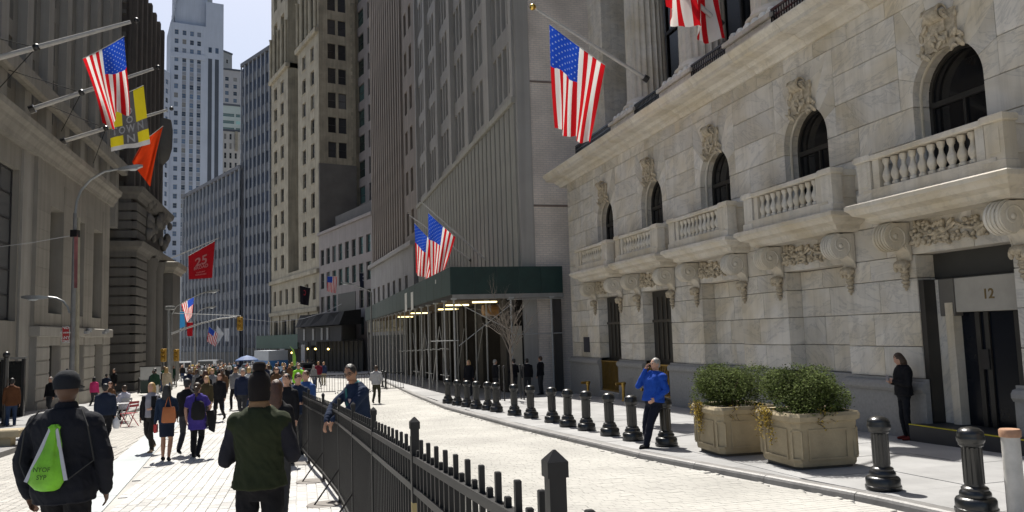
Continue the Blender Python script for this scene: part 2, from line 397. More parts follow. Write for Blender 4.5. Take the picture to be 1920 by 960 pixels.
for i, (a, b) in enumerate(((5.22, 5.91), (5.91, 6.60))): row(a, b, [(p, q) for p, q in gaps(HW) if q > 5], shift=i)
for i, (a, b) in enumerate(((6.60, 7.29), (7.29, 7.98), (7.98, 8.67))): row(a, b, [(p, q) for p, q in gaps(1.2) if q > 5], shift=i % 2)
row(8.67, 9.06, [(5, SE)], wid=1.2)
for c in WC:
    # voussoirs round the arch
    z0, z1, hw, zc = 6.60, 8.67, 1.2, 6.74
    def out(t):
        d = Vector((math.cos(t), math.sin(t))); k = 1e9
        if abs(d.x) > 1e-6: k = min(k, hw / abs(d.x))
        if d.y > 1e-6: k = min(k, (z1 - zc) / d.y)
        return (c + d.x * k, zc + d.y * k)
    T = [0, .42, .78, 1.08, 1.36, math.pi - 1.36, math.pi - 1.08, math.pi - .78, math.pi - .42, math.pi]
    corner = math.atan2(z1 - zc, hw)
    for a, b in zip(T, T[1:]):
        g = .004
        inner = [(c + HW * math.cos(a + (b - a) * i / 4), zc + HW * math.sin(a + (b - a) * i / 4)) for i in range(5)]
        o = [out(b)]
        for cc in (math.pi - corner, corner):
            if a < cc < b: o.append(out(cc))
        o.append(out(a))
        if a == 0: o = o[:-1] + [(c + hw, zc), ] ; inner = [(c + HW, z0)] + inner; o += [(c + hw, z0)]
        if b == math.pi: o = [(c - hw, z0), (c - hw, zc)] + o[1:]; inner = inner + [(c - HW, z0)]
        cx = sum(p[0] for p in inner + o) / len(inner + o); cz = sum(p[1] for p in inner + o) / len(inner + o)
        poly = [(p[0] + (cx - p[0]) * .012, p[1] + (cz - p[1]) * .012) for p in inner + o]
        stone(MB().prism(poly, 0, 12.0 + rng.uniform(-.002, .002), 12.46), 'arch_stone')
    # window: dark arch pane, mullion frame
    wn = MB()
    pl = [(c + HW * math.cos(t), zc + HW * math.sin(t)) for t in [math.pi * i / 14 for i in range(15)]] + [(c - HW, 4.9), (c + HW, 4.9)]
    wn.prism(pl, 0, 12.448, 12.459); w_ = part(wn, 'arched_window', M_dkglass)
    fr = MB()
    for i in range(14):
        t0, t1 = math.pi * i / 14, math.pi * (i + 1) / 14
        fr.bar((12.42, c + (HW - .04) * math.cos(t0), zc + (HW - .04) * math.sin(t0)), (12.42, c + (HW - .04) * math.cos(t1), zc + (HW - .04) * math.sin(t1)), .08, .05, up=(1, 0, 0))
    for x in (-HW + .04, HW - .04): fr.box(12.39, 12.446, c + x - .04, c + x + .04, 5.25, 6.75)
    fr.box(12.39, 12.446, c - HW, c + HW, 6.55, 6.66); fr.box(12.4, 12.446, c - .03, c + .03, 5.25, 6.55)
    fr.build('window_frame', M_dkmetal, w_)
    # raised architrave bead on the reveal edge
    bd = MB(); bd.tube([(12.20, c + (HW + .0) * math.cos(t), zc + HW * math.sin(t)) for t in [math.pi * i / 16 for i in range(17)]], .035, 6)
    for x in (-HW, HW): bd.tube([(12.20, c + x, 5.25), (12.20, c + x, zc)], .035, 6)
    part(bd, 'reveal_bead', M_mar2, True)
# keystone carving
def keystone():
    mb = MB()
    for i in range(9):
        y = -.17 + .34 * i / 8; mb.tube([(-.20 - .06 * math.sin(t * 2.2), y, .30 + .17 * math.sin(t)) if 0 else (-.16 - .15 * math.cos(t), y, .32 + .17 * math.sin(t)) for t in [-1.9 + .35 * q for q in range(12)]], .03, 5)
    for sg in (-1, 1):
        mb.tube([(-.17 - r_ * math.cos(t), sg * .2, .33 + r_ * math.sin(t)) for t, r_ in [(k * .55, .2 - .012 * k) for k in range(16)]], .026, 5)
    for i in range(80):
        a = rng.uniform(-1, 1); z = rng.uniform(-.42, .34); x = a * (.50 - .25 * max(0, z) + (.05 if z < 0 else 0))
        r_ = rng.uniform(.035, .085)
        if abs(x) < .2 and z > .05: continue
        mb.ell((-.05 - rng.uniform(0, .12), x, z - .30 * abs(a) * (1 if z < 0 else .2)), (r_ * .55, r_ * .8, r_ * 1.7), seg=6, rings=4, rot=Matrix.Rotation(rng.uniform(-1, 1), 3, 'X') @ Matrix.Rotation(rng.uniform(-.7, .1), 3, 'Y'))
    mb.box(-.14, .0, -.2, .2, -.12, .4); mb.box(-.08, .0, -.42, .42, -.5, .36)
    return mb.mesh('keystone_carving', M_orn, True)
km = keystone()
for c in WC: link('keystone_carving', km, ex, (OFFV[0] + 12.0, OFFV[1] + c, OFFV[2] + 7.90), None, (.8, .9, .82))
# plinth with torus moulding on every pier
PR = [(12.0, 1.128), (11.93, 1.128), (11.93, 1.07), (11.85, 1.05), (11.81, .99), (11.81, .92), (11.85, .86), (11.845, .855), (11.88, .85), (11.88, -1.2), (12.0, -1.2)]
for a, b in gaps(HO):
    if b < 5: continue
    mb = MB(); mb.loft([[(x, t, z) for x, z in PR] for t in (a - .11, b + .11)]); part(mb, 'plinth', M_gran)
for c in WC[1:4]:      # recessed bays: wall panel, plinth
    k = WC.index(c)
    if k in (2, 3):
        row(1.13, 1.77, [(c - HO + .005, c + HO - .005)], 12.42, .035); row(1.77, 2.46, [(c - HO + .005, c + HO - .005)], 12.42, .035, shift=1)
        row(2.46, 3.15, [(c - HO + .005, c + HO - .005)], 12.42, .035); row(3.15, 3.615, [(c - HO + .005, c + HO - .005)], 12.42, .035, shift=1)
        mb = MB(); mb.box(12.30, 12.455, c - HO + .115, c + HO - .115, -1.2, 1.126, bev=.02); part(mb, 'plinth', M_gran)
for c in (WC[4], WC[5]):   # dark doorways with brass gate
    dr = MB(); dr.box(12.40, 12.455, c - HO, c + HO, -1, 3.615); d_ = part(dr, 'doorway', M_dkmetal)
    fr = MB()
    for y in (-.02, .34, -.38, .72, -.76): fr.box(12.36, 12.398, c + y - .03, c + y + .03, 1.2, 3.4)
    fr.box(12.35, 12.398, c - HO, c + HO, 2.5, 2.6); fr.build('door_frame', mat('bronze_frame', (.05, .042, .032), .4, .2, 3), d_)
    zb = gz(c, 12)
    gt = MB(); gt.box(11.97, 12.03, c - HO + .12, c + HO - .12, 1.0, 1.05); gt.box(11.97, 12.03, c - HO + .12, c + HO - .12, zb + .26, zb + .31)
    for i in range(15):
        y = c - HO + .16 + (2 * HO - .32) * i / 14; gt.box(11.985, 12.015, y - .018, y + .018, zb + .3, 1.04)
    part(gt, 'brass_gate', M_brass)
    stp = MB(); stp.box(11.86, 12.4, c - HO + .115, c + HO - .115, -1.2, zb + .25, bev=.02); part(stp, 'doorstep', M_gran)
# door number 12
c = WC[1]; zb = gz(12, 12)
en = MB(); en.box(12.43, 12.458, c - HO, c + HO, 3.12, 3.615); part(en, 'transom_panel', mat('dark_panel', (.035, .034, .030), .5, .15, 2))
rec = MB()     # entrance lobby recess built of marble jambs and ceiling
rec.box(12.02, 12.445, c + HO - .13, c + HO - .002, zb + .3, 3.1); part(rec, 'door_frame_post', M_dkmetal)
jb = MB(); jb.box(12.30, 12.45, c + HO - .43, c + HO - .132, zb + .3, 3.09); part(jb, 'door_jamb', M_mar)
jb = MB(); jb.box(12.20, 12.44, c + HO - .62, c + HO - .435, zb + .3, 2.62); part(jb, 'door_jamb', M_mar2)
hd = MB(); hd.box(12.215, 12.44, c + .455, c + HO - .30, 2.36, 3.088, bev=.01); part(hd, 'jamb_capital', mat('taupe_metal', (.12, .11, .095), .5, .1, 2))  # taupe box standing as the capital of the door jamb
ln = MB(); ln.box(12.24, 12.445, c - HO + .002, c + .45, 2.43, 3.085, bev=.01); lt = part(ln, 'lintel', mat('limestone', (.36, .335, .29), .7, .1, 3))
tm = text_mesh('12', .26, .004, extrude=.004); tm.materials.append(mat('gilt', (.16, .105, .035), .5, .1, 5))
to = link('number_lettering', tm, lt, (12.236, c - .32, 2.74)); to.rotation_euler = (R(90), 0, R(-90))
dk = MB(); dk.box(12.40, 12.456, c - HO, c + HO - .62, zb + .3, 2.425); dd = part(dk, 'glass_door', mat('night_glass', (.005, .007, .012), .25, .1, 1, spec=.2))
fr = MB()
for y in (-.75, -.1, .1): fr.box(12.36, 12.398, c + y - .05, c + y + .05, zb + .3, 2.42)
fr.build('door_stile', M_dkmetal, dd)
bx_ = MB(); bx_.box(12.33, 12.358, c - .12, c + .08, 1.35, 1.72); bx_.build('card_reader', M_iron, dd)
pl = MB(); pl.box(11.55, 12.4, c - HO - .35, c + HO + .02, zb - .2, zb + .29, bev=.01); ps = part(pl, 'door_platform', mat('dark_step', (.03, .03, .032), .6, .2, 3))
yl = MB(); yl.box(11.545, 11.60, c - HO - .35, c + HO + .02, zb + .285, zb + .30); yl.build('yellow_nosing', mat('yellow_paint', (.5, .42, .02), .6, .2, 5), ps)
# plaque
pq = MB(); pq.box(11.96, 12.0, 32.1, 32.75, 1.35, 2.0); part(pq, 'wall_plaque', mat('plaque', (.02, .02, .035), .4, .2, 4))
# cornice
CP = [(12.0, 9.04), (11.93, 9.04), (11.88, 9.10), (11.86, 9.16), (11.72, 9.20), (11.62, 9.28), (11.30, 9.30), (11.22, 9.33), (11.20, 9.42), (11.12, 9.50), (11.08, 9.56), (11.08, 9.60), (12.6, 9.64), (12.6, 9.04)]
s = -6.0
while s < SE + .3:
    e = min(s + 2.21, SE + .82)
    if e > SE: e = SE + .82
    MB_ = MB(); MB_.loft([[(x, t, z) for x, z in CP] for t in (s + .005, e - .005)]); part(MB_, 'cornice_stone', M_mar2); s = e
    if e > SE: break
tr = MB(); tr.box(12.55, 15.3, -6, SE, 9.3, 9.62); part(tr, 'terrace_floor', M_mar2)
# columns, pedestals, railings, glass behind
def fluted(r0, r1, h, nfl=22):
    rings = []
    seg = nfl * 4
    for z, t in [(0, 0), (h * .3, .3), (h * .65, .65), (h, 1)]:
        r = r0 + (r1 - r0) * t; q = []
        for j in range(seg):
            ph = 2 * math.pi * j / seg; k = j % 4; rr = r * (1 - (.0, .06, .075, .06)[k]); q.append((rr * math.cos(ph), rr * math.sin(ph), z))
        rings.append(q)
    return MB().loft(rings).mesh('column_shaft', M_mar2)
cm = fluted(.80, .68, 12.5)
bm = MB().lathe([(.98, 0), (1.06, .06), (1.08, .16), (1.02, .26), (.92, .30), (.90, .38), (.97, .43), (.98, .50), (.90, .57), (.84, .62), (.82, .72)], 28).mesh('column_base', M_mar2, True)
capm = MB().lathe([(.70, 0), (.76, .1), (.74, .3), (.86, .7), (1.05, 1.15), (1.1, 1.2), (1.1, 1.4)], 20).mesh('column_capital', M_orn, True)
piers = [WC[0] - 2.21] + [c + 2.21 for c in WC[:-1]]
for p in piers:
    b = MB().box(12.1, 14.1, p - 1.0, p + 1.0, 9.62, 10.35); pd = part(b, 'column_plinth', M_mar2)
    sh = link('column', cm, ex, (OFFV[0] + 13.1, OFFV[1] + p, OFFV[2] + 11.05))
    link('column_base', bm, sh, (0, 0, -.70)); link('column_capital', capm, sh, (0, 0, 12.45))
    pm = MB(); pm.box(11.98, 12.6, p - 1.15, p + 1.15, 9.64, 10.34, bev=.02); pm.box(11.90, 12.66, p - 1.22, p + 1.22, 10.34, 10.48, bev=.02); pd2 = part(pm, 'parapet_pedestal', M_mar)
    an = MB()
    for i in range(6):
        y = p - .95 + .38 * i; an.ell((12.15, y, 10.60), (.13, .16, .14), seg=8, rings=5); an.ell((12.15, y + .19, 10.56), (.09, .09, .08), seg=6, rings=4)
        an.box(12.06, 12.28, y - .15, y + .08, 10.46, 10.64, bev=.04)
    an.build('carved_cresting', mat('weathered_white', (.70, .69, .64), .8, .2, 6), pd2)
for p, q in zip(piers, piers[1:] + [SE - .2]):
    rl = MB()
    a, b = p + 1.16, q - 1.16
    if b - a < .3: continue
    rl.box(11.98, 12.03, a, b, 10.50, 10.56); rl.box(11.98, 12.03, a, b, 9.70, 9.75); rl.box(11.98, 12.03, a, b, 10.32, 10.35)
    k = int((b - a) / .11)
    for i in range(k + 1):
        y = a + (b - a) * i / k; rl.box(11.99, 12.02, y - .013, y + .013, 9.64, 10.52)
    for sg, y in ((1, a), (-1, b)):
        for i in range(5): rl.box(12.0 + .1 * i, 12.02 + .1 * i, y - .012, y + .012, 9.64, 10.52)
    part(rl, 'iron_railing', M_iron)
an = MB(); an.box(12.9, 14.6, 31.5, 33.1, 9.62, 24); an.box(13.4, 15.2, 33.1, SE, 9.62, 24)
part(an, 'corner_pier', M_mar)
gw = MB(); gw.box(14.35, 14.4, -6, 31.5, 9.62, 24); gg = part(gw, 'curtain_glass', mat('black_glass', (.012, .012, .013), .2, .3, .3, spec=.3))
gm = MB()
y = -6
while y < 31.4: gm.box(14.28, 14.345, y - .05, y + .05, 9.62, 24); y += 1.1
for z in (11.5, 14, 16.5, 19): gm.box(14.27, 14.34, -6, 31.4, z, z + .12)
gm.build('window_mullions', M_dkmetal, gg)
ent = MB(); ent.box(11.9, 16.0, -6, SE, 25.0, 27.6); ent.box(11.5, 16, -6, SE + .4, 27.6, 28.6); part(ent, 'entablature', M_mar2)
# ---- balcony prototype at s=0, origin at wall plane (12.0), z=0
bal = bpy.data.objects.new('balcony', None); bal = None
def bal_slab():
    mb = MB()
    P = [(.02, 4.73), (-.88, 4.73), (-.92, 4.70), (-.92, 4.62), (-.86, 4.58), (-.80, 4.50), (-.62, 4.44), (-.60, 4.36), (-.50, 4.30), (.02, 4.30)]
    def ring(hw): return None
    # mitred slab: rings in z with shrinking outline
    rings = []
    for x, z in P[1:-1]:
        e = 2.0 + (x + .92) * -.85
        rings.append([(x, -e, z), (x, e, z), (.02, e, z), (.02, -e, z)])
    mb.loft(rings); return mb.mesh('balcony', M_mar2)
def baluster():
    return MB().lathe([(.075, 0), (.075, .05), (.05, .07), (.06, .10), (.088, .17), (.09, .22), (.07, .28), (.045, .34), (.04, .40), (.05, .44), (.066, .46), (.07, .49), (.075, .50), (.075, .55)], 12).mesh('baluster', M_mar2, True)
def console():
    mb = MB(); prof = []
    # S-shaped bracket: big volute at top front, tail down to the wall
    cx, cz, r = -.36, -.30, .27
    for i in range(20):
        t = R(80) + R(220) * i / 19; prof.append((cx + r * math.cos(t), cz + r * math.sin(t)))
    prof += [(-.20, -.52), (-.12, -.58), (-.06, -.66), (-.03, -.78), (0.0, -.80), (0.0, -.02), (-.25, -.02)]
    mb.prism([(p[0], p[1]) for p in prof], 1, -.22, .22)
    for sg in (-1, 1):
        mb.tube([(cx + rr * math.cos(t), sg * .225, cz + rr * math.sin(t)) for t, rr in [(R(-60) + .45 * k, .255 - .0125 * k) for k in range(19)]], .022, 5)
        mb.tube([(cx + .2, sg * .225, cz - .17), (-.12, sg * .225, -.53), (-.05, sg * .225, -.66), (-.03, sg * .225, -.78)], .022, 5)
        mb.ell((cx, sg * .23, cz), (.06, .04, .06), seg=8, rings=5)
    for y in (-.15, -.05, .05, .15):
        mb.tube([(cx + (r + .004) * math.cos(t), y, cz + (r + .004) * math.sin(t)) for t in [R(90) + R(200) * i / 14 for i in range(15)]], .03, 5)
    for i in range(7): mb.ell((-.08 - .03 * (i % 3), -.19 + .38 * rng.random(), -.12 - .05 * i), (.05, .05, .05), seg=6, rings=4)
    return mb.mesh('console_bracket', M_mar2, True)
def pendant():
    mb = MB()
    mb.ell((-.10, 0, -.86), (.16, .17, .10), seg=10, rings=6)
    for y in (-.12, 0, .12): mb.ell((-.15, y, -.92), (.06, .05, .10), seg=6, rings=5)
    for z, r in ((-1.0, .11), (-1.06, .085), (-1.10, .10), (-1.15, .075), (-1.22, .09), (-1.30, .07), (-1.36, .03)): mb.ell((-.04, 0, z), (r, r * .9, .045), seg=8, rings=5)
    return mb.mesh('pendant_drop', M_orn, True)
def garland():
    mb = MB()
    for i in range(130):
        y = rng.uniform(-1.1, 1.1); z = rng.uniform(-.52, -.08) - .05 * math.cos(y * 2.5); r_ = rng.uniform(.03, .075)
        mb.ell((-.01 - rng.uniform(0, .05), y, z), (r_, r_ * rng.uniform(.5, 1.7), r_ * rng.uniform(.5, 1.1)), seg=6, rings=4, rot=Matrix.Rotation(rng.uniform(-1.5, 1.5), 3, 'X'))
    for sg in (-1, 1): mb.tube([(-.06, sg * .9 * t, -.18 - .16 * math.sin(t * 3)) for t in [i / 10 for i in range(11)]], .035, 5)
    return mb.mesh('carved_garland', M_orn, True)
bs, blm, csm, pdm, gam = bal_slab(), baluster(), console(), pendant(), garland()
def pedestal_mesh():
    mb = MB(); mb.box(-.72, -.42, -.22, .22, 4.73, 4.93, bev=.02); mb.box(-.69, -.42, -.19, .19, 4.93, 5.58); mb.box(-.74, -.40, -.24, .24, 5.58, 5.72, bev=.025)
    mb.box(-.70, -.688, -.11, .11, 5.05, 5.48); return mb.mesh('balcony_pedestal', M_mar2)
def rail_mesh():
    mb = MB()
    mb.box(-.73, -.44, -1.62, 1.62, 5.58, 5.69, bev=.02); mb.box(-.71, -.46, -1.62, 1.62, 4.75, 4.99, bev=.01)
    for sg in (-1, 1):
        mb.box(-.5, .0, sg * 1.6 - .11, sg * 1.6 + .11, 4.74, 4.96); mb.box(-.5, .0, sg * 1.6 - .09, sg * 1.6 + .09, 4.96, 5.56); mb.box(-.5, .0, sg * 1.6 - .14, sg * 1.6 + .14, 5.56, 5.70)
        mb.box(-.42, -.08, sg * 1.6 - .105, sg * 1.6 + .105, 5.06, 5.46)
    for sg in (-1, 1): mb.box(-.66, -.5, sg * 1.28 - .09, sg * 1.28 + .09, 4.98, 5.58)
    return mb.mesh('balustrade_rail', M_mar2)
pm_, rm_ = pedestal_mesh(), rail_mesh()
for c in WC:
    b = link('balcony', bs, ex, (OFFV[0] + 12.0, OFFV[1] + c, OFFV[2]))
    link('balustrade_rail', rm_, b)
    for sg in (-1, 1):
        link('balcony_pedestal', pm_, b, (0, sg * 1.60, 0)); link('console_bracket', csm, b, (-.02, sg * 1.37, 4.30), None, (1, .82, 1)); link('pendant_drop', pdm, b, (-.02, sg * 1.37, 4.30))
    for i in range(10): link('baluster', blm, b, (-.58, -1.06 + 2.12 * i / 9, 5.01))
    link('carved_garland', gam, b, (-.01, 0, 4.30))
# ================================================================== facade helper
PANES = {}
def pane_mesh(w_, h_, style, gm, fm):
    k = (round(w_, 3), round(h_, 3), style, gm.name, fm.name)
    if k in PANES: return PANES[k]
    mb = MB(); mb.add([(0, 0, 0), (w_, 0, 0), (w_, 0, h_), (0, 0, h_)], [(0, 1, 2, 3)], 0)
    t = min(.08, w_ * .07)
    if style != 'plain':
        for a in ((0, t, 0, h_), (w_ - t, w_, 0, h_), (0, w_, 0, t), (0, w_, h_ - t, h_)): mb.box(a[0], a[1], -.05, -.004, a[2], a[3], 1)
        if style == 'sash': mb.box(0, w_, -.06, -.004, h_ * .5 - t / 2, h_ * .5 + t / 2, 1)
        if style == 'grid':
            for i in range(1, 4): mb.box(w_ * i / 4 - t / 3, w_ * i / 4 + t / 3, -.05, -.004, 0, h_, 1)
            for i in range(1, 6): mb.box(0, w_, -.05, -.004, h_ * i / 6 - t / 3, h_ * i / 6 + t / 3, 1)
        if style == 'pair': mb.box(w_ / 2 - t / 2, w_ / 2 + t / 2, -.05, -.004, 0, h_, 1)
    PANES[k] = mb.mesh('window', [gm, fm]); return PANES[k]
def facade(root, x0, x1, z0, z1, cols, rows, wall, gm, fm, depth=.25, style='sash', y=0, limit=300, skip=None, sill=None, name='wall', thick=.4):
    xs = sorted(set([x0, x1] + [c for q in cols for c in q])); zs = sorted(set([z0, z1] + [c for q in rows for c in q]))
    cs = {(round(a, 4)): b for a, b in cols}; rw = {(round(a, 4)): b for a, b in rows}
    mb = MB(); holes = []
    for i in range(len(xs) - 1):
        for j in range(len(zs) - 1):
            a, b, c, d = xs[i], xs[i + 1], zs[j], zs[j + 1]
            hole = round(a, 4) in cs and abs(cs[round(a, 4)] - b) < 1e-3 and round(c, 4) in rw and abs(rw[round(c, 4)] - d) < 1e-3 and not (skip and skip(a, c))
            if hole:
                holes.append((a, b, c, d)); q = [(a, c), (b, c), (b, d), (a, d)]
                mb.add([(p[0], y, p[1]) for p in q] + [(p[0], y + depth, p[1]) for p in q], [(k, (k + 1) % 4, (k + 1) % 4 + 4, k + 4) for k in range(4)])
            else: mb.add([(a, y, c), (b, y, c), (b, y, d), (a, y, d)], [(0, 1, 2, 3)])
    # close the sides so the wall has thickness
    mb.add([(x0, y, z0), (x0, y + thick, z0), (x0, y + thick, z1), (x0, y, z1)], [(0, 1, 2, 3)]); mb.add([(x1, y, z0), (x1, y + thick, z0), (x1, y + thick, z1), (x1, y, z1)], [(0, 1, 2, 3)]); mb.add([(x0, y, z1), (x1, y, z1), (x1, y + thick, z1), (x0, y + thick, z1)], [(0, 1, 2, 3)])
    me = bpy.data.meshes.new(name); me.from_pydata(mb.v, [], mb.f); me.materials.append(wall); me.validate()
    w_ = link(name, me, root)
    holes.sort(key=lambda h: h[2])
    rest = MB()
    for i, (a, b, c, d) in enumerate(holes):
        if i < limit: link('window', pane_mesh(b - a, d - c, style, gm, fm), root, (a, y + depth - .01, c))
        else: rest.add([(a, y + depth - .01, c), (b, y + depth - .01, c), (b, y + depth - .01, d), (a, y + depth - .01, d)], [(0, 1, 2, 3)])
        if sill and i < limit: link('window_sill', sill_mesh(b - a, sill), root, (a, y, c))
    if rest.v: stuff(rest.build('upper_windows', gm, root))
    return w_
SILL = {}
def sill_mesh(w_, m):
    k = (round(w_, 3), m.name)
    if k not in SILL: SILL[k] = MB().box(-.08, w_ + .08, -.10, .02, -.14, -.002).mesh('window_sill', m)
    return SILL[k]
def bld(name, label, pa, pb, z=None):
    """root at the left end of a facade as the viewer sees it; local x runs to the right end, y into the building"""
    pa = Vector(pa); pb = Vector(pb); d = pb - pa; L = Vector((d.x, d.y)).length
    s, n = sn(pa); zz = gz(s, -1) - .3 if z is None else z
    return thing(name, label, 'building', (pa.x, pa.y, zz), math.atan2(d.y, d.x)), L
def hit(P, ang, px, py=600):
    """distance t from P along heading ang (deg left of +Y) at which the point shows at image column px"""
    u = Vector((-math.sin(R(ang)), math.cos(R(ang)), 0)); lo, hi = 0, 400
    def X(t):
        q = P + u * t; q = Vector((q.x, q.y, 0)) - CAM
        # use the horizon row for the column test
        q.z = (EYE - 2.3); z = q.dot(_f); return IW / 2 + FP * q.dot(CR) / z
    sg = X(0) > px
    for _ in range(50):
        m = (lo + hi) / 2
        if (X(m) > px) == sg: lo = m
        else: hi = m
    return P + u * lo, lo
def colset(x0, x1, n, frac): 
    p = (x1 - x0) / n; return [(x0 + p * i + p * (1 - frac) / 2, x0 + p * i + p * (1 + frac) / 2) for i in range(n)]
def rowset(z0, z1, pitch, h, off=.9):
    r = []; z = z0
    while z + off + h < z1: r.append((z + off, z + off + h)); z += pitch
    return r
M_lime = mat('limestone_pale', (.325, .31, .285), .8, .10, .5, streak=.12, bump=.15, bscale=8)
M_lime2 = mat('limestone_fin', (.34, .33, .285), .8, .10, .5, streak=.14)
M_gl1 = glassy('window_glass_grey', (.026, .027, .03), .2, .28); M_gl2 = glassy('window_glass_teal', (.03, .06, .06)); M_gl3 = glassy('window_glass_blue', (.05, .07, .10), .08)
M_fr = mat('window_frame_dark', (.03, .03, .032), .5, .1, 2); M_frw = mat('window_frame_pale', (.28, .27, .25), .6, .1, 2)
# ---- R1: tall pale office block next to the exchange
P1a = SN(70.6, 10.5); P1b = SN(36.9, 10.5)
r1, L1 = bld('office_block', 'tall pale stone office block with vertical fins beside the marble building', P1a, P1b)
z0 = r1.location.z
bx_ = MB().box(.0, L1 - .02, .42, 24, .0, 62); bx_.build('building_core', M_lime, r1)
cols = []; pit = L1 / 6
for b in range(6):
    for k in range(4): cols.append((b * pit + .72 + k * 1.10, b * pit + .72 + k * 1.10 + .78))
ZB = 14.0 - z0
rows = rowset(ZB + .2, 61, 3.7, 2.75, .4)
facade(r1, 0, L1 - .03, ZB, 62, cols, rows, M_lime, M_gl1, M_fr, .4, 'plain', limit=240)
for b in range(7):
    MB().box(max(0, b * pit - .5), min(L1, b * pit + .5), -.26, -.002, ZB + .0, 62).build('pier', M_lime, r1)
low = MB().box(0, L1 - .03, .1, .4, 0, ZB - .02); low.build('dark_strip', mat('fin_gap', (.07, .068, .062), .7, .1, 1), r1)
fm_ = MB().box(-.38, .38, -.22, .09, 0, ZB - .35, bev=.04).mesh('stone_fin', M_lime2)
for i in range(33): link('stone_fin', fm_, r1, (.45 + (L1 - .9) * i / 32, 0, 0))
MB().box(0, L1 - .02, -.34, .1, ZB - .34, ZB - .01, bev=.03).build('ledge', M_lime2, r1)
# brick flank facing the camera
M_brk = brick_mat('pale_brick', (.68, .60, .52), (.62, .545, .48), (.52, .475, .43), .32, .11, axis='yz', msize=.014)
fl = MB().box(L1, L1 + .30, .55, 24, 0, 62); fl.build('brick_flank', M_brk, r1)
MB().box(L1 - .01, L1 + .34, -.15, .54, 0, 62).build('corner_quoin', M_lime, r1)
for z in (10.05, 16.3, 22.6): MB().box(L1 + .2, L1 + .325, .55, 24, z - .05, z + .05).build('brick_ledge', mat('ledge_dark', (.20, .155, .13), .8, .1, 2), r1)
# ---- R2: striped brown stone tower
B2 = SN(71.6, 10.4); A2, L2 = hit(B2, 18.6, 703)
r2, L2 = bld('striped_tower', 'brown office tower of narrow vertical stripes behind the scaffold shed', A2, B2)
M_br = mat('brown_stone', (.225, .19, .16), .85, .14, .6, streak=.22); M_br2 = mat('grey_base_stone', (.31, .295, .28), .85, .12, .6, streak=.12)
MB().box(0, L2, .55, 26, 0, 80).build('building_core', M_br, r2)
zb = 13.2
x1_ = L2 - 6.2
facade(r2, 0, x1_, zb, 80, colset(0, x1_, 14, .42), rowset(zb, 79, 4.0, 3.0, .5), M_br, M_gl1, M_fr, .3, 'plain', limit=140)
pm2 = MB().box(-.27, .27, -.22, -.003, zb, 80).mesh('pier', M_br)
for i in range(15): link('pier', pm2, r2, (min(x1_ - .28, max(.28, x1_ * i / 14)), 0, 0))
facade(r2, x1_ + .01, L2, zb, 80, colset(x1_ + .6, L2 - .8, 2, .5), rowset(zb, 79, 4.0, 2.3, .9), M_br, M_gl1, M_fr, .3, 'sash', limit=50)
facade(r2, 0, L2, 0, zb - .5, colset(1, L2 - 2, 7, .42), [(7.2, 10.2)], M_br2, M_gl1, M_fr, .3, 'sash', y=-.4)
MB().box(-.2, L2 + .2, -.75, -.02, zb - .5, zb - .02, bev=.06).build('cornice', M_br2, r2)
for i in range(7):
    x = 1 + (L2 - 3) * (i + .5) / 7; MB().lathe([(.42, 0), (.5, .15), (.5, .3), (.38, .35), (.36, 1.7), (.5, 1.8), (.52, 2.1), (.4, 2.2)], 10, (x, -.75, 5.0)).build('stone_urn', mat('urn_stone', (.40, .36, .26), .8, .2, 4), r2, True)
MB().box(0.5, L2 - 1, -.55, -.405, 0, 4.6).build('shade_panel', mat('painted_street_shade', (.02, .019, .018), .6, .3, .8, spec=.2), r2)  # dark panel added along the tower base as painted shade
# ---- R3: pink-grey low block
B3, t3 = hit(A2, 24, 701); B3 = A2 + Vector((-.6, 3, 0)); A3, L3 = hit(B3, 30.5, 599)
r3, L3 = bld('pink_grey_block', 'low pinkish grey block with rows of teal windows and a roof setback', A3, B3)
M_pk = mat('pinkish_stone', (.25, .225, .215), .85, .10, .6, streak=.1)
zt = 17.8 - r3.location.z
MB().box(0, L3, .45, 16, 0, zt - .05).build('building_core', M_pk, r3)
facade(r3, 0, L3, 0, zt, colset(.3, L3 - .3, 8, .60), rowset(4.6, zt - 1, 3.55, 2.35, .7), M_pk, M_gl2, M_fr, .28, 'sash', skip=lambda a, c: 9 < a < 16.5 and c < 11.5)
MB().box(9.2, 16.6, -.06, -.005, 4.2, 11.2).build('dark_entrance', mat('entrance_dark', (.015, .014, .014), .5, .2, 2), r3)
MB().box(-.1, L3 + .1, -.3, .4, zt, zt + .45, bev=.05).build('parapet', M_pk, r3)
MB().box(3.5, L3, 1.5, 14, zt + .46, zt + 2.6).build('roof_setback', mat('dark_setback', (.10, .095, .092), .8, .15, 1), r3)
# ---- R4: yellow stone gothic tower
M_yel = mat('yellow_stone', (.305, .272, .205), .85, .32, .45, streak=.2, bump=.2, bscale=5); M_yel2 = mat('dull_yellow_stone', (.25, .225, .17), .85, .25, .5, streak=.2)  # second tone is darker, for the core, recessed bay and right-hand quoins
B4 = A3; A4, L4 = hit(B4, 30.5, 509)
r4, L4 = bld('yellow_tower', 'tall yellowish stone tower with arched top storeys and paired windows', A4, B4)
zt4 = 80
MB().box(0, L4, 6.0, 16, 0, zt4).build('building_core', M_yel2, r4)
w1 = L4 * .40; w2 = L4 * .62
rw = rowset(17.3, 53.4, 3.95, 2.45, .8); ZBT = 53.5
facade(r4, 0, w1, 17, ZBT, colset(.8, w1 - 1.6, 2, .45), rw, M_yel, M_gl1, M_fr, .35, 'sash', sill=M_yel, thick=6)
facade(r4, w2, L4, 17, ZBT, colset(w2 + 1.2, L4 - .6, 2, .42), rw, M_yel, M_gl1, M_fr, .35, 'sash', sill=M_yel, thick=6)
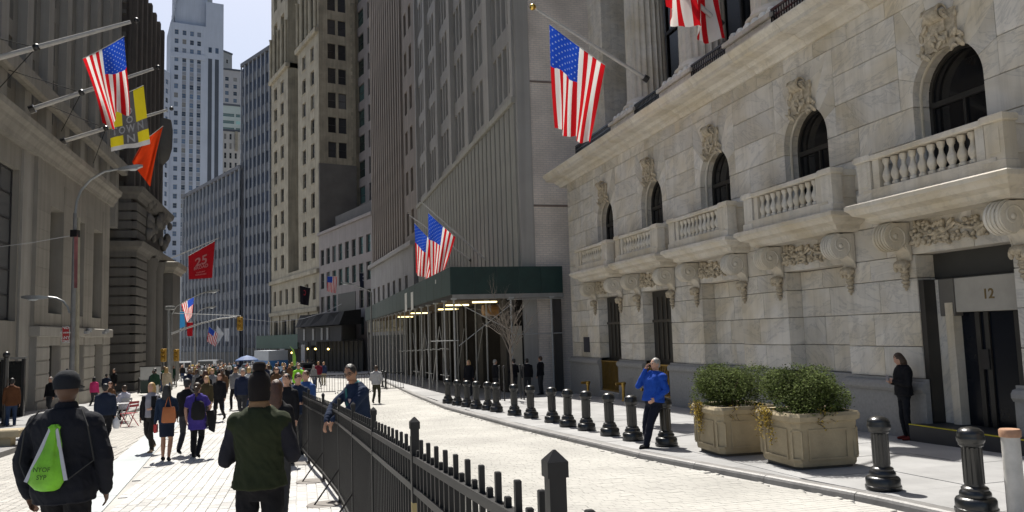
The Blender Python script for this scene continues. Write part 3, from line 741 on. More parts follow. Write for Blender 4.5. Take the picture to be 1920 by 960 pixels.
facade(r4, w1 + .01, w2 - .01, 17, 78, colset(w1 + .8, w2 - .8, 1, .5), rowset(17.3, 77, 3.95, 3.0, .5), M_yel2, M_gl1, M_fr, .3, 'sash', y=5)
for a, b in ((0, w1), (w2, L4)):
    MB().box(a - .3, b + .3, -.5, .3, ZBT, ZBT + .9, bev=.1).build('belt_cornice', M_yel, r4)
    facade(r4, a, b, ZBT + .9, zt4, colset(a + .9, b - 1.2, 2, .5), [(55, 64.5), (67, 74)], M_yel, M_gl1, M_fr, .7, 'sash', thick=6)
    for i in range(5):
        x = a + .5 + (b - a - 1) * i / 4; MB().lathe([(.34, 0), (.28, .3), (.26, 7.2), (.4, 7.6)], 8, (x, -.2, 54.6)).build('engaged_column', M_yel, r4, True)
for z in (15.6, 9.8): MB().box(-.2, L4 + .1, -.45, .3, z, z + .7, bev=.08).build('belt_cornice', M_yel, r4)
facade(r4, 0, L4, 10.5, 15.6, colset(.5, L4 - .5, 7, .42), [(11.7, 14.3)], M_yel, M_gl1, M_fr, .35, 'sash', thick=6)
facade(r4, 0, L4, 16.3, 17, [], [], M_yel, M_gl1, M_fr, thick=6)
facade(r4, 0, L4, 0, 9.8, colset(.5, L4 - .5, 5, .5), [(1, 4.6), (5.6, 9)], M_yel, M_gl1, M_fr, .5, 'grid', thick=6)
for i in range(6): MB().box(max(0, L4 * i / 5 - .45), min(L4, L4 * i / 5 + .45), -.22, -.004, 0, 9.78).build('pilaster', M_yel, r4)
# flank above the low block, facing the camera
fk = thing('dummy', 'x', 'x'); bpy.data.objects.remove(fk)
r4f = link('flank_wall', None, r4, (L4 + .42, 0, 0), (0, 0, R(90)))
fk_rows = rowset(32.8, 78, 3.95, 2.5, .8)
facade(r4f, 0.02, 6.0, 32.6, zt4, [(1.45, 2.75), (3.15, 4.45)], fk_rows, M_yel, M_gl1, M_fr, .3, 'sash', limit=40, name='flank_stone')
MB().box(.02, 6.0, 0, .3, 0, 32.58).build('flank_lower', mat('dark_grey_wall', (.13,.122,.112), .85, .2, .5), r4f)  # lower flank in a darker grey than the stone above
for i in range(44):
    z = 32.8 + i * .6
    MB().box(.02 if i % 2 else .02, .5 if i % 2 else .85, -.05, -.004, z + .02, z + .58).build('quoin', M_yel, r4f)
    MB().box(5.2 if i % 2 else 5.5, 5.98, -.05, -.004, z + .02, z + .58).build('quoin', M_yel2, r4f)
# ---- R5: grey tower behind the low block
B5 = B3 + Vector((.5, 12, 0)); A5, L5 = hit(B5, 30.5, 650)
r5, L5 = bld('mauve_grey_tower', 'mauve grey tower with three columns of windows rising behind the low block', A5, B5)
M_mv = mat('mauve_stone', (.215, .195, .19), .85, .1, .6, streak=.12)
MB().box(0, L5, .45, 14, 0, 75).build('building_core', M_mv, r5)
facade(r5, 0, L5, 0, 75, colset(1.2, L5 - .4, 4, .62), rowset(17, 74, 4.1, 2.7, .8), M_mv, M_gl2, M_fr, .25, 'sash')
# ---- R6: dark glass slab and its lower wing
M_spd = mat('spandrel_grey', (.125, .13, .145), .7, .25, .35, spec=.2); M_gl6 = mat('slab_glass', (.028, .036, .060), .35, .4, .25, objvar=.4, spec=.25); M_mul = mat('white_mullion', (.30, .32, .35), .45, .08, 1)
def slab(name, label, B_, ang, px, ytop_px, H_off=0, pitch=1.9, fl=3.9):
    A_, L_ = hit(B_, ang, px); o, L_ = bld(name, label, A_, B_)
    H_ = at_d(ytop_px[0], ytop_px[1], B_.y).z - o.location.z + H_off
    MB().box(0, L_, .3, 18, 0, H_).build('building_core', M_spd, o)
    z = H_ - .3 - fl * int((H_ - 4) / fl); k = max(4, round(L_ / pitch)); nb = max(3, k // 3)
    while z + fl <= H_ + .01:
        for q in range(nb): MB().box(L_ * q / nb + .01, L_ * (q + 1) / nb - .01, .10, .28, z + 1.75, z + fl - .04).build('glass_band', M_gl6, o)
        MB().box(0, L_, .02, .09, z, z + 1.7).build('spandrel_band', M_spd, o); z += fl
    mm = MB().box(-.11, .11, -.25, .01, 0, H_ + .5).mesh('mullion', M_mul)
    for i in range(k + 1): link('mullion', mm, o, (L_ * i / k, 0, 0))
    MB().box(-.1, L_ + .1, -.3, .3, H_, H_ + .7).build('roof_edge', M_spd, o)
    MB().box(0, L_, -.2, .01, 0, 4.6).build('shade_band', mat('painted_base_shade', (.03, .032, .036), .5, .4, .4, spec=.3), o)  # dark band added at street level, shade put into its colour
    return A_, o
B6 = A4 + Vector((-1, 2.5, 0))
A6, r6 = slab('glass_slab', 'tall dark blue glass slab with thin white mullions beside the yellow tower', B6, 42, 452, (508, 92))
A6b, r6b = slab('glass_wing', 'long lower glass wing with white mullions at the street bend', A6 + Vector((0, -1.0, 0)), 38, 341, (452, 316), pitch=2.6, fl=3.7)
# ---- R7: white tower at the end
A7 = at_d(313, 600, 300); B7, L7 = hit(A7, -62, 416)
r7, L7 = bld('white_tower', 'tall pale white setback tower closing the far end of the street', A7, B7)
M_wt = mat('white_brick', (.42, .455, .52), .85, .07, .15, streak=.06); M_gl7 = glassy('tower_glass', (.07, .10, .15), .15, .5, .6)
z7 = r7.location.z
def zpx(y, d, x=330): return EYE + (EYE_Y(x) - y) / FP * d
def EYE_Y(x): return 635 + .03 * (563 - x)
za = zpx(22, 300) - z7; zb_ = zpx(0, 300) - z7
c4 = [(L7 * f - .72, L7 * f + .72) for f in (.115, .26, .40, .535)]
M_st = mat('tower_strip', (.06, .065, .075), .35, .15, .3)
MB().box(0, L7, .4, 18, 0, za).build('building_core', M_wt, r7)
facade(r7, 0, L7 * .66, 0, za, c4, rowset(2, za - 2, 3.65, 1.95, .7), M_wt, M_gl7, M_frw, .2, 'sash', limit=300)
MB().box(L7 * .66, L7, .4, 18, za, zb_ + 6).build('upper_block', M_wt, r7)
facade(r7, L7 * .66 + .01, L7, 0, zb_ + 6, [], [], M_wt, M_gl7, M_frw)
for f in (.745, .875): MB().box(L7 * f - .75, L7 * f + .75, -.06, -.004, 3, za - 13).build('dark_strip', M_st, r7)
for f in (.745, .875): MB().box(L7 * f - .6, L7 * f + .6, -.06, -.004, za - 10.5, za - 8.3).build('window', M_gl7, r7)
for f in (.26, .40, .535):
    for i in range(33):
        z = 2 + 3.65 * i + 2.75
        MB().box(L7 * f - .72, L7 * f + .72, -.03, -.004, z, z + 1.4).build('spandrel', mat('tower_spandrel', (.24, .25, .27), .7, .1, .5), r7)
MB().box(-.2, L7 * .66, -.35, -.004, za - 14.2, za - 12.0).build('belt_course', M_wt, r7)
MB().box(L7 * .08, L7 * .70, 2, 14, za, za + 22).build('crown_block', M_wt, r7)
for i in range(6): MB().box(L7 * (.02 + .02 * i), L7 * (.035 + .02 * i), 0.2, 6, za - 3 + 3 * i, za + 1.5 + 3 * i).build('stepped_merlon', M_wt, r7)
MB().box(L7 * .6, L7 * .8, 3, 9, zb_ + 6, zb_ + 10).build('penthouse', mat('roof_equipment', (.35, .36, .36), .8, .2, .5), r7)
r7s = link('left_flank', None, r7, (0, 0, 0)); 
# lower left wing
A7b = at_d(296, 600, 292); B7b = at_d(313, 600, 298.5)
w7, Lw = bld('white_tower_wing', 'narrow lower wing of the white tower beside the dark carved facade', A7b, B7b)
zw = zpx(118, 295) - w7.location.z
MB().box(0, Lw, .4, 12, 0, zw).build('building_core', M_wt, w7)
facade(w7, 0, Lw, 0, zw, colset(Lw * .35, Lw, 1, .42), rowset(2, zw - 1, 3.65, 1.95, .7), M_wt, M_gl7, M_frw, .2, 'sash')
# ---- far blocks right of the white tower
def farblock(name, label, px0, px1, ytop, d, m, gm, ncol, pitch, h, frac=.5, ang=None):
    a = at_d(px0, 600, d); b = at_d(px1, 600, d + 6); o, L = bld(name, label, a, b)
    zt = zpx(ytop, d, px0) - o.location.z
    MB().box(0, L, .4, 14, 0, zt).build('building_core', m, o)
    facade(o, 0, L, 0, zt, colset(L * .06, L * .94, ncol, frac), rowset(zt - 60 if zt > 62 else 2, zt - .8, pitch, h, .6), m, gm, M_frw, .2, 'sash')
    MB().box(-.2, L + .2, -.3, .4, zt, zt + .9).build('parapet', M_st, o); return o, L, zt
farblock('beige_tower', 'slim beige tower with pale blue windows right of the white tower', 412, 466, 118, 380, mat('beige_brick', (.34, .33, .33), .85, .1, .3), M_gl3, 3, 3.6, 2.0, .45)
farblock('green_glass_block', 'small pale green glass block between the white tower and the glass slab', 408, 470, 188, 345, mat('green_white', (.33, .38, .36), .6, .1, .3), glassy('green_glass', (.16, .28, .26)), 2, 3.2, 1.5, .9)
o_, L_, zt_ = farblock('ornate_stone_block', 'short cream stone block with corniced roof at the foot of the white tower', 401, 470, 238, 318, mat('cream_stone', (.42, .40, .37), .85, .12, .4), M_gl1, 6, 4.0, 2.4, .42)
MB().box(L_ * .55, L_ * .62, -1, .0, zt_ - 8, zt_).build('yellow_quoin', M_yel, o_)  # strip of yellow stone on the cream block
farblock('water_tower_block', 'grey stepped block with dark flank behind the beige tower', 414, 433, 82, 400, mat('grey_flank', (.27, .28, .28), .85, .1, .3), M_gl1, 1, 9, 2, .2)
farblock('white_classical_block', 'small white classical building seen past the carved corner at street level', 300, 350, 497, 285, mat('white_stone', (.45, .45, .44), .8, .12, .5), M_gl1, 4, 5.2, 2.6, .3)
# ================================================================== left side
M_l1 = mat('bank_stone', (.275, .258, .225), .85, .12, .5, streak=.14, bump=.2, bscale=6, objvar=.05); M_l1b = mat('bank_stone_pale', (.325, .31, .28), .85, .12, .5, streak=.1, objvar=.05)
NL = -12.0
# ---- L1
def sL(px, py=500, n=NL): return sn(at_n(px, py, n))[0]
S0, S1 = 24.0, sL(204, 500)
l1, LL = bld('bank_building', 'low grey stone bank with tall slot windows at the left edge', SN(S0, NL), SN(S1, NL), gz(40) - .35)
zl = l1.location.z
def X(px, py=500): return sL(px, py) - S0
ztop = 12.3 - zl
zA, zB_ = 3.25 - zl, 2.75 - zl
big = (X(-60), X(43)); slots = [(X(92), X(117)), (X(138), X(157)), (X(174), X(191))]
zs0, zs1 = at_n(100, 588, NL).z - zl, at_n(100, 388, NL).z - zl
MB().box(0, LL - .05, .62, 12, 0, ztop).build('building_core', M_l1, l1)
pil = X(66)
facade(l1, pil, LL, zA + .01, ztop - 1.0, slots, [(zs0, zs1)], M_l1, M_gl1, M_fr, .6, 'plain', name='wall', thick=.6)
facade(l1, 0, X(46), zA - 2.0, ztop - 1.0, [(max(.6, big[0]), big[1])], [(zA + .2, zs1 + 1.0)], M_l1, M_gl1, M_fr, .33, 'grid', thick=.36, y=.25)
facade(l1, X(46) + .01, pil - .01, 0, ztop - 1.0, [], [], M_l1b, M_gl1, M_fr, y=.15)
lw = [(X(86, 690), X(107, 690)), (X(137, 690), X(151, 690)), (X(172, 690), X(187, 690))]
facade(l1, pil, LL, 0, zB_ - .01, lw, [(.7, at_n(95, 648, NL).z - zl)], M_l1b, M_gl1, M_fr, .4, 'plain', y=-.12, name='base_wall', thick=.6)
facade(l1, 0, X(46), 0, zA - 2.01, [], [], M_l1b, M_gl1, M_fr, y=-.05)
MB().box(pil - .1, LL + .1, -.3, .4, zB_, zA, bev=.04).build('string_course', M_l1b, l1)
for i in range(5):
    z = .75 + (zB_ - .8) * i / 4.6
    for a, b in ((pil, lw[0][0] - .05), (lw[0][1] + .05, lw[1][0] - .05), (lw[1][1] + .05, lw[2][0] - .05), (lw[2][1] + .05, LL)):
        MB().box(a, b, -.16, -.124, z, z + .56, bev=.01).build('ashlar_stone', M_l1b, l1)
MB().box(pil, LL, -.25, -.13, 0, .72).build('plinth', M_l1b, l1)
for i in range(9):          # ashlar courses on the upper wall
    z = zA + .05 + i * .92
    if z > ztop - 1.9: break
    for a, b in ((pil, slots[0][0]), (slots[0][1], slots[1][0]), (slots[1][1], slots[2][0]), (slots[2][1], LL)):
        if z + .9 > zs1 + .2 and 0: continue
        MB().box(a + .01, b - .01, -.02, -.002, z + .008, z + .912).build('ashlar_stone', M_l1, l1)
for px in (105, 149, 184): 
    x = X(px, 620); MB().box(x - .3, x + .3, -.45, -.3, zA - .32, zA - .16).lathe([(.0, 0), (.14, .0), (.14, .22), (.0, .22)], 8, (x + .35, -.42, zA - .22)).build('wall_spotlight', mat('lamp_grey', (.35, .36, .37), .4, .1, 3), l1)
CPL = [(.2, 0), (-.12, 0), (-.18, .2), (-.35, .45), (-.4, .6), (-.6, .75), (-.65, 1.0), (-.5, 1.05), (.2, 1.05)]
x = 0
while x < LL + .45:
    e = min(x + 2.6, LL + .5); MB().loft([[(t, a, ztop - 1.0 + b) for a, b in CPL] for t in (x + .004, e - .004)]).build('cornice_stone', M_l1, l1); x = e + .001
    if e >= LL + .49: break
# tower rising behind the bank
NT = -14.2
l1t, LT = bld('pier_tower', 'grey stone tower of tall piers rising behind the low bank at left', SN(24, NT), SN(sL(212, 300, NT), NT), gz(40) - .35)
MB().box(0, LT, .55, 14, 0, 52).build('building_core', M_l1, l1t)
facade(l1t, 0, LT, ztop - 1, 52, colset(0, LT, 12, .34), [(ztop - .5 + 3.6 * i, ztop + 2.2 + 3.6 * i) for i in range(10)], M_l1, M_gl1, M_fr, .5, 'plain', limit=120)
pmz = MB().box(-.5, .5, -.45, -.004, ztop - 1, 52).mesh('pier', M_l1b)
for i in range(13): link('pier', pmz, l1t, (min(LT - .51, max(.51, LT * i / 12)), 0, 0))
zz = at_n(205, 285, NT + 1).z - l1t.location.z
MB().box(0, LT + .5, -1.0, -.46, zz - .5, zz + .5, bev=.12).build('string_course', M_l1, l1t)
# ---- L2: rusticated dark building past the cross street
S2 = 68.0
def nn_at(px, py, s): return sn(at_s(px, py, s))[1]
N2 = nn_at(252, 560, S2)
E2 = sL(312, 560, N2)
l2, LL2 = bld('rusticated_block', 'dark banded stone block with projecting cornices across the side street', SN(S2, N2), SN(E2, N2))
zl2 = l2.location.z
M_l2 = mat('dark_band_stone', (.15, .143, .13), .85, .14, .6, streak=.12, objvar=.06); M_l2b = mat('brown_brick', (.115, .10, .088), .85, .15, .8, streak=.15)
def z2(y, px=252, s=S2): return at_s(px, y, s).z - zl2
zc1, zc2, zc3 = z2(470), z2(368), z2(-60)
MB().box(0, LL2, .35, 26, 0, zc2).build('building_core', M_l2, l2)
MB().box(.3, LL2 - 1.2, .8, 24, zc2, zc3).build('upper_core', M_l2b, l2)
# banded north face (faces the camera): local x=0 plane
k = 0; z = .2
while z < zc2 - .4:
    if not (zc1 - .3 < z < zc1 + .9):
        MB().box(-.16, .0, .2, 26, z, z + .62, bev=.03).build('rusticated_band', M_l2, l2)
        MB().box(-.16, LL2 * .28, -.14, .19, z, z + .62, bev=.03).build('corner_band', M_l2, l2)
    z += .75
z = zc2 + .9
while z < zc3: MB().box(.10, .29, 1.0, 24, z, z + .34).build('brick_band', M_l2, l2); z += .95
for zc, pj in ((zc1, .55), (zc2, .5)):
    MB().loft([[(-a, -a, zc + b), (LL2 + a * .4, -a, zc + b), (LL2 + a * .4, 26, zc + b), (-a, 26, zc + b)] for a, b in ((.1, -.2), (.25, .1), (pj, .3), (pj + .15, .7), (.1, .8))]).build('cornice', M_l2, l2)
for i in range(3):
    x = LL2 * (.42 + .24 * i)
    MB().lathe([(.75, 0), (.62, .4), (.6, zc1 - 1.4), (.75, zc1 - .9), (.8, zc1 - .3)], 14, (x, .1, .3)).build('engaged_column', M_l2, l2, True)
# entrance porch with its own cornice at the far end
MB().box(LL2 * .72, LL2 + .3, -1.2, .3, .2, zc1 - .9).build('portico', M_l2, l2)
MB().loft([[(LL2 * .70 - a, -1.2 - a, zc1 - .9 + b), (LL2 + .3 + a, -1.2 - a, zc1 - .9 + b), (LL2 + .3 + a, .3, zc1 - .9 + b), (LL2 * .70 - a, .3, zc1 - .9 + b)] for a, b in ((.1, 0), (.2, .25), (.5, .5), (.6, .95), (.1, 1.05))]).build('portico_cornice', mat('pale_cornice', (.27, .25, .21), .85, .15, 1), l2)
facade(l2, .3, LL2 - 1.2, zc2 + .8, zc3, colset(.8, LL2 - 1.6, 6, .5), rowset(zc2 + 1, zc3 - 1, 3.4, 2.3, .6), M_l2b, M_gl1, M_fr, .4, 'sash', y=.6)
for i in range(7): MB().box(.8 + (LL2 - 2.4) * i / 6 - .3, .8 + (LL2 - 2.4) * i / 6 + .3, .25, .598, zc2 + .8, zc3).build('pilaster', M_l2b, l2)
for i in range(14):
    x = LL2 * (.2 + .75 * rng.random()); MB().ell((x, -.25, zc1 + 1.6 + 3.2 * rng.random()), (.5, .35, .55), seg=8, rings=5).ell((x + .3, -.45, zc1 + 1.5 + 2.8 * rng.random()), (.3, .25, .4), seg=7, rings=5).build('carved_figure', M_l2, l2, True)
# curved oriel high on the facade
MB().lathe([(.2, 0), (.8, .8), (1.05, 1.8), (1.1, 3.6), (.95, 4.6)], 16, (LL2 - 1.6, .45, z2(318, 300, E2))).build('oriel', mat('oriel_grey', (.13, .125, .115), .8, .12, 1), l2, True)
# ================================================================== bollards, planters, fence, shed
M_bol = mat('bollard_paint', (.007, .008, .009), .32, .35, 9, coat=.25, bump=.15, bscale=40)
def bollard_mesh():
    prof = [(.20, 0), (.21, .02), (.21, .06), (.20, .07), (.20, .15), (.185, .175), (.15, .19), (.155, .215), (.15, .24), (.13, .265), (.132, .285), (.12, .30), (.098, .31), (.096, .33), (.093, .745), (.10, .755), (.12, .77), (.122, .80)]
    mb = MB(); mb.lathe(prof, 20); return mb.mesh('bollard_post', M_bol, True)
def flutes_mesh():
    mb = MB()
    for i in range(12):
        t = 2 * math.pi * i / 12; mb.tube([(.091 * math.cos(t), .091 * math.sin(t), z) for z in (.34, .74)], .012, 5)
    return mb.mesh('bollard_fluting', M_bol, True)
def cap_mesh(): return MB().lathe([(.118, .79), (.135, .82), (.138, .86), (.128, .885), (.132, .90), (.12, .935), (.085, .965), (.03, .98)], 20).mesh('bollard_cap', M_bol, True)
bo1, bo2, bo3 = bollard_mesh(), flutes_mesh(), cap_mesh()
BP = [(840, 762), (858, 766), (876, 769), (893, 772), (915, 775), (931, 778), (965, 785), (996, 790), (1036, 798), (1065, 806), (1100, 813), (1144, 823), (1187, 832), (1250, 842), (1657, 924), (1832, 968)]
ORD = ['first', 'second', 'third', 'fourth', 'fifth', 'sixth', 'seventh', 'eighth', 'ninth', 'tenth', 'eleventh', 'twelfth', 'thirteenth']
for i, (x, y) in enumerate(BP):
    p = ground(x, y - 6)
    if i == 13: lb = 'black bollard the man in the blue jacket leans on'
    elif i == 14: lb = 'glossy black bollard just right of the two planters'
    elif i == 15: lb = 'large glossy black bollard beside the pale pipe post'
    elif i == 12: lb = 'black bollard just left of the man in the blue jacket'
    else: lb = 'black cast bollard along the right kerb, %s from the man in the blue jacket' % ORD[13 - i - 1]
    b = thing('bollard', lb, 'bollard', p, rng.uniform(0, 1), 'black bollards along the right kerb'); b.scale = (1.1, 1.1, 1.0); b.rotation_euler.x = rng.normal(0, .012); b.rotation_euler.y = rng.normal(0, .012)
    link('bollard_post', bo1, b); link('bollard_fluting', bo2, b); link('bollard_cap', bo3, b)
p = ground(1908, 975); pp = thing('pipe_post', 'pale grey steel pipe post with rusty cap at right edge', 'post', p)
MB().lathe([(.095, 0), (.095, .92)], 18).build('pipe', mat('galvanised', (.42, .41, .39), .55, .2, 5, bump=.2), pp, True)
MB().lathe([(.11, .90), (.112, .97), (.10, .985), (.02, .99)], 18).build('rusty_cap', mat('rusty_cap', (.36, .20, .12), .7, .3, 9), pp, True)
for (x, y, lb, h) in ((1103, 744, 'short brass standpipe in front of the wall plaque', .55), (1185, 752, 'brass standpipe elbow near the second brass gate', .62), (1262, 757, 'small brass standpipe behind the man in the blue jacket', .5)):
    s_, n_ = sn(ground(x, y)); n_ = min(n_, 11.55); q = thing('standpipe', lb, 'standpipe', SN(s_, n_, gz(s_, 11)), A, 'brass standpipes')
    MB().lathe([(.09, 0), (.09, .03), (.055, .05), (.055, h - .1), (.075, h - .09), (.08, h)], 12).build('pipe', M_brass, q, True)
    MB().lathe([(.10, h), (.115, h + .04), (.1, h + .08), (.03, h + .1)], 12).box(-.3, -.02, -.05, .05, h - .02, h + .08, bev=.02).build('pipe_cap', M_brass, q, True)
# ---- planters
M_con = mat('cast_stone', (.34, .28, .18), .85, .22, 2.5, bump=.35, bscale=26); M_soil = mat('soil', (.03, .024, .017), .95, .3, 8)
def leaf_mat(name, col, tr=.35):
    m, N, L, b = nodes(name); b.inputs['Roughness'].default_value = .8; b.inputs['Specular IOR Level'].default_value = .15
    oi = N.new('ShaderNodeNewGeometry'); mr = N.new('ShaderNodeMapRange'); mr.inputs[3].default_value = .25; mr.inputs[4].default_value = 2.0; L.new(oi.outputs['Random Per Island'], mr.inputs[0])
    hs = N.new('ShaderNodeHueSaturation'); hs.inputs['Color'].default_value = (*col, 1); L.new(mr.outputs[0], hs.inputs['Value']); L.new(hs.outputs[0], b.inputs['Base Color'])
    t = N.new('ShaderNodeBsdfTranslucent'); L.new(hs.outputs[0], t.inputs[0]); mx = N.new('ShaderNodeMixShader'); mx.inputs[0].default_value = tr
    L.new(b.outputs[0], mx.inputs[1]); L.new(t.outputs[0], mx.inputs[2]); L.new(mx.outputs[0], N['Material Output'].inputs[0]); MATS[name] = m; return m
M_leaf = leaf_mat('boxwood_leaf', (.082, .108, .030)); M_leafy = leaf_mat('ivy_leaf', (.34, .25, .05), .5)
def leaves(mb, pts, size, nrm=None):
    for p in pts:
        a = Vector(rng.normal(size=3)).normalized(); b = a.orthogonal().normalized(); l = size * rng.uniform(.6, 1.3); w_ = l * .5
        p = Vector(p); mb.add([p, p + a * l * .5 + b * w_ * .5, p + a * l, p + a * l * .5 - b * w_ * .5], [(0, 1, 2, 3)])
def planter(label, blabel, ilabel, corner_px, size, seed):
    global rng
    rng = np.random.default_rng(seed)
    c = Vector(corner_px); o = thing('planter', label, 'planter', c, A + R(-3), 'cast stone planters on the right sidewalk')
    # square with cut corners; local x = n, y = s
    h = .74; a = size / 2; ct = size * .085
    def ring(g, z):
        q = a + g; k = ct + g * .41
        return [(-q + k, -q, z), (q - k, -q, z), (q, -q + k, z), (q, q - k, z), (q - k, q, z), (-q + k, q, z), (-q, q - k, z), (-q, -q + k, z)]
    MB().loft([ring(-.08, 0), ring(-.08, .06)]).build('planter_foot', mat('planter_foot', (.10, .09, .075), .9, .2, 4), o)
    MB().loft([ring(-.03, .06), ring(-.02, .1), ring(.0, h)]).build('planter_body', M_con, o)
    MB().loft([ring(.0, h), ring(.05, h + .03), ring(.06, h + .10), ring(.03, h + .15), ring(-.07, h + .15), ring(-.09, h + .06)], caps=False).build('planter_rim', M_con, o)
    MB().loft([ring(-.09, h + .02), ring(-.09, h + .08)]).build('soil', M_soil, o)
    rr = ring(0, 0)
    for i in range(8):
        p, q = Vector(rr[i]), Vector(rr[(i + 1) % 8]); t = (q - p).normalized(); nn = Vector((t.y, -t.x, 0)); l = (q - p).length
        fr = MB(); e = .13
        for (x0, x1, z0, z1) in ((e, l - e, .16, .19), (e, l - e, h - .13, h - .10), (e, e + .03, .19, h - .13), (l - e - .03, l - e, .19, h - .13)):
            k0 = [p + t * x0 - nn * .03, p + t * x1 - nn * .03, p + t * x1 + nn * .012, p + t * x0 + nn * .012]
            fr.loft([[(v.x, v.y, z) for v in k0] for z in (z0, z1)])
        fr.build('panel_moulding', M_con, o)
    b = thing('boxwood_bush', blabel, 'bush', c + Vector((0, 0, h + .08)), A, 'bushes growing in the planters')
    st_m = MB()
    for i in range(14):
        t = rng.uniform(0, 6.28); st_m.tube([(.1 * math.cos(t), .1 * math.sin(t), -.05), (.35 * a * math.cos(t), .35 * a * math.sin(t), .25), (.75 * a * math.cos(t + .3), .75 * a * math.sin(t + .3), .55)], [.018, .014, .006], 5)
    st_m.build('stems', mat('stem_bark', (.07, .05, .03), .9, .2, 8), b)
    pts = []
    lob = [(rng.uniform(-.75, .75) * a, rng.uniform(-.75, .75) * a, rng.uniform(.24, .56), rng.uniform(.46, .70) * a) for _ in range(16)] + [(0, 0, .3, 1.0 * a)]
    while len(pts) < 24000:
        cx, cy, cz, r_ = lob[rng.integers(len(lob))]; v = rng.normal(size=3); v /= np.linalg.norm(v); r2_ = r_ * (1 - abs(rng.normal(0, .13)))
        if rng.random() < .06: r2_ = r_ * rng.uniform(1.0, 1.25)
        p = (cx + v[0] * r2_, cy + v[1] * r2_, cz + v[2] * r2_ * .82)
        if p[2] > .02 and max(abs(p[0]), abs(p[1])) < a * 1.22: pts.append(p)
    mb = MB(); leaves(mb, pts, .042); me = bpy.data.meshes.new('foliage'); me.from_pydata(mb.v, [], mb.f); me.materials.append(M_leaf); stuff(link('foliage', me, b))
    iv = thing('trailing_ivy', ilabel, 'ivy', c + Vector((0, 0, h)), A + R(-4), 'ivy trailing over the planter rims')
    mv = MB(); vine = MB(); pts = []
    for i in range(18):
        if i < 13: x, y = -a - .05, rng.uniform(-.3, .62) * a + .25 * a
        else: x, y = rng.uniform(-.6, .2) * a, -a - .05
        L_ = rng.uniform(.12, .62) * (1 if i < 13 else .5); z0 = .17; path = []
        for k in range(8):
            f = k / 7; path.append((x + (-.02 if i < 13 else .05 * math.sin(k)), y + .04 * math.sin(k * 1.3 + i), z0 - L_ * f + .02))
            for _ in range(5 if i < 13 else 2): pts.append((path[-1][0] + rng.normal(0, .02), path[-1][1] + rng.normal(0, .04), path[-1][2] + rng.normal(0, .02)))
        vine.tube(path, .004, 4)
    vine.build('vines', MATS['stem_bark'], iv); leaves(mv, pts, .042); me = bpy.data.meshes.new('ivy_leaves'); me.from_pydata(mv.v, [], mv.f); me.materials.append(M_leafy); stuff(link('ivy_leaves', me, iv))
pA = SN(11.62, 8.12, gz(11.62, 8.2)); pB = SN(13.5, 7.85, gz(13.5, 8.2))
planter('nearer cast stone planter with cut corners, right of the pair', 'dense green boxwood bush in the nearer right planter', 'thin yellow ivy hanging on the nearer right planter', pA, 1.16, 11)
planter('farther cast stone planter with cut corners, left of the pair', 'rounded green boxwood bush in the farther left planter', 'thick golden ivy spilling over the farther left planter', pB, 1.12, 12)
rng = np.random.default_rng(21)
# ---- picket fence sections
M_fen = mat('fence_paint', (.008, .008, .009), .45, .3, 6, spec=.35)
FP_ = [(-.6, .59), (1.85, .59), (4.3, .59), (6.8, .59), (9.35, .58), (11.9, .54), (14.4, .38), (16.9, .16), (19.4, -.04), (21.9, -.20), (24.4, -.31), (26.9, -.38), (29.4, -.42)]
PH = 1.46
post_m = MB().box(-.021, .021, -.021, .021, 0, PH).mesh('post', M_fen)
capm2 = MB().box(-.026, .026, -.026, .026, PH - .015, PH + .022).loft([[(-.026, -.026, PH + .0221), (.026, -.026, PH + .0221), (.026, .026, PH + .0221), (-.026, .026, PH + .0221)], [(-.003, -.003, PH + .048), (.003, -.003, PH + .048), (.003, .003, PH + .048), (-.003, .003, PH + .048)]]).mesh('post_cap', M_fen)
pk_a = MB().box(-.0095, .0095, -.0095, .0095, .07, PH - .06, bev=.003).mesh('picket', M_fen); pk_b = MB().box(-.0095, .0095, -.0095, .0095, .07, PH - .12, bev=.003).mesh('picket', M_fen)
disc = MB().lathe([(.25, 0), (.25, .012), (.24, .018), (.02, .02)], 24).mesh('base_disc', mat('steel_plate', (.13, .115, .10), .6, .3, 8))
FORD = ['nearest', 'second', 'third', 'fourth', 'fifth', 'sixth', 'seventh', 'eighth', 'ninth', 'tenth', 'eleventh', 'twelfth']
for i in range(12):
    (s0, n0), (s1_, n1_) = FP_[i], FP_[i + 1]; SPC = math.hypot(s1_ - s0, n1_ - n0)
    za, zb2 = gz(s0, n0) + ROAD, gz(s1_, n1_) + ROAD
    f = thing('picket_fence_section', 'black steel picket fence section, %s from the camera' % FORD[i], 'fence', SN(s0, n0, za), A - math.atan2(n1_ - n0, s1_ - s0), 'black picket fence sections down the middle of the street')
    sl_ = (zb2 - za) / SPC
    link('post', post_m, f); c_ = link('post_cap', capm2, f)
    for h in (PH - .17, PH - .33, .16): link('rail', MB().bar((0, .03, h), (0, SPC - .03, h + sl_ * SPC), .034, .034).mesh('rail', M_fen), f)
    for k in range(1, 21):
        y = SPC * k / 21; link('picket', pk_a if k % 2 else pk_b, f, (0, y, sl_ * y))
    if i > 2:
        link('base_disc', disc, f, (-.22, 0, -.002)); link('brace', MB().bar((0, 0, .5), (-.36, 0, .012), .02, .02).mesh('brace', M_fen), f)
    if i == 2: MB().box(-.0225, .0225, -.0225, .0225, .98, 1.06).build('yellow_sticker', mat('tape_yellow', (.34, .27, .12), .7, .2, 9), f)
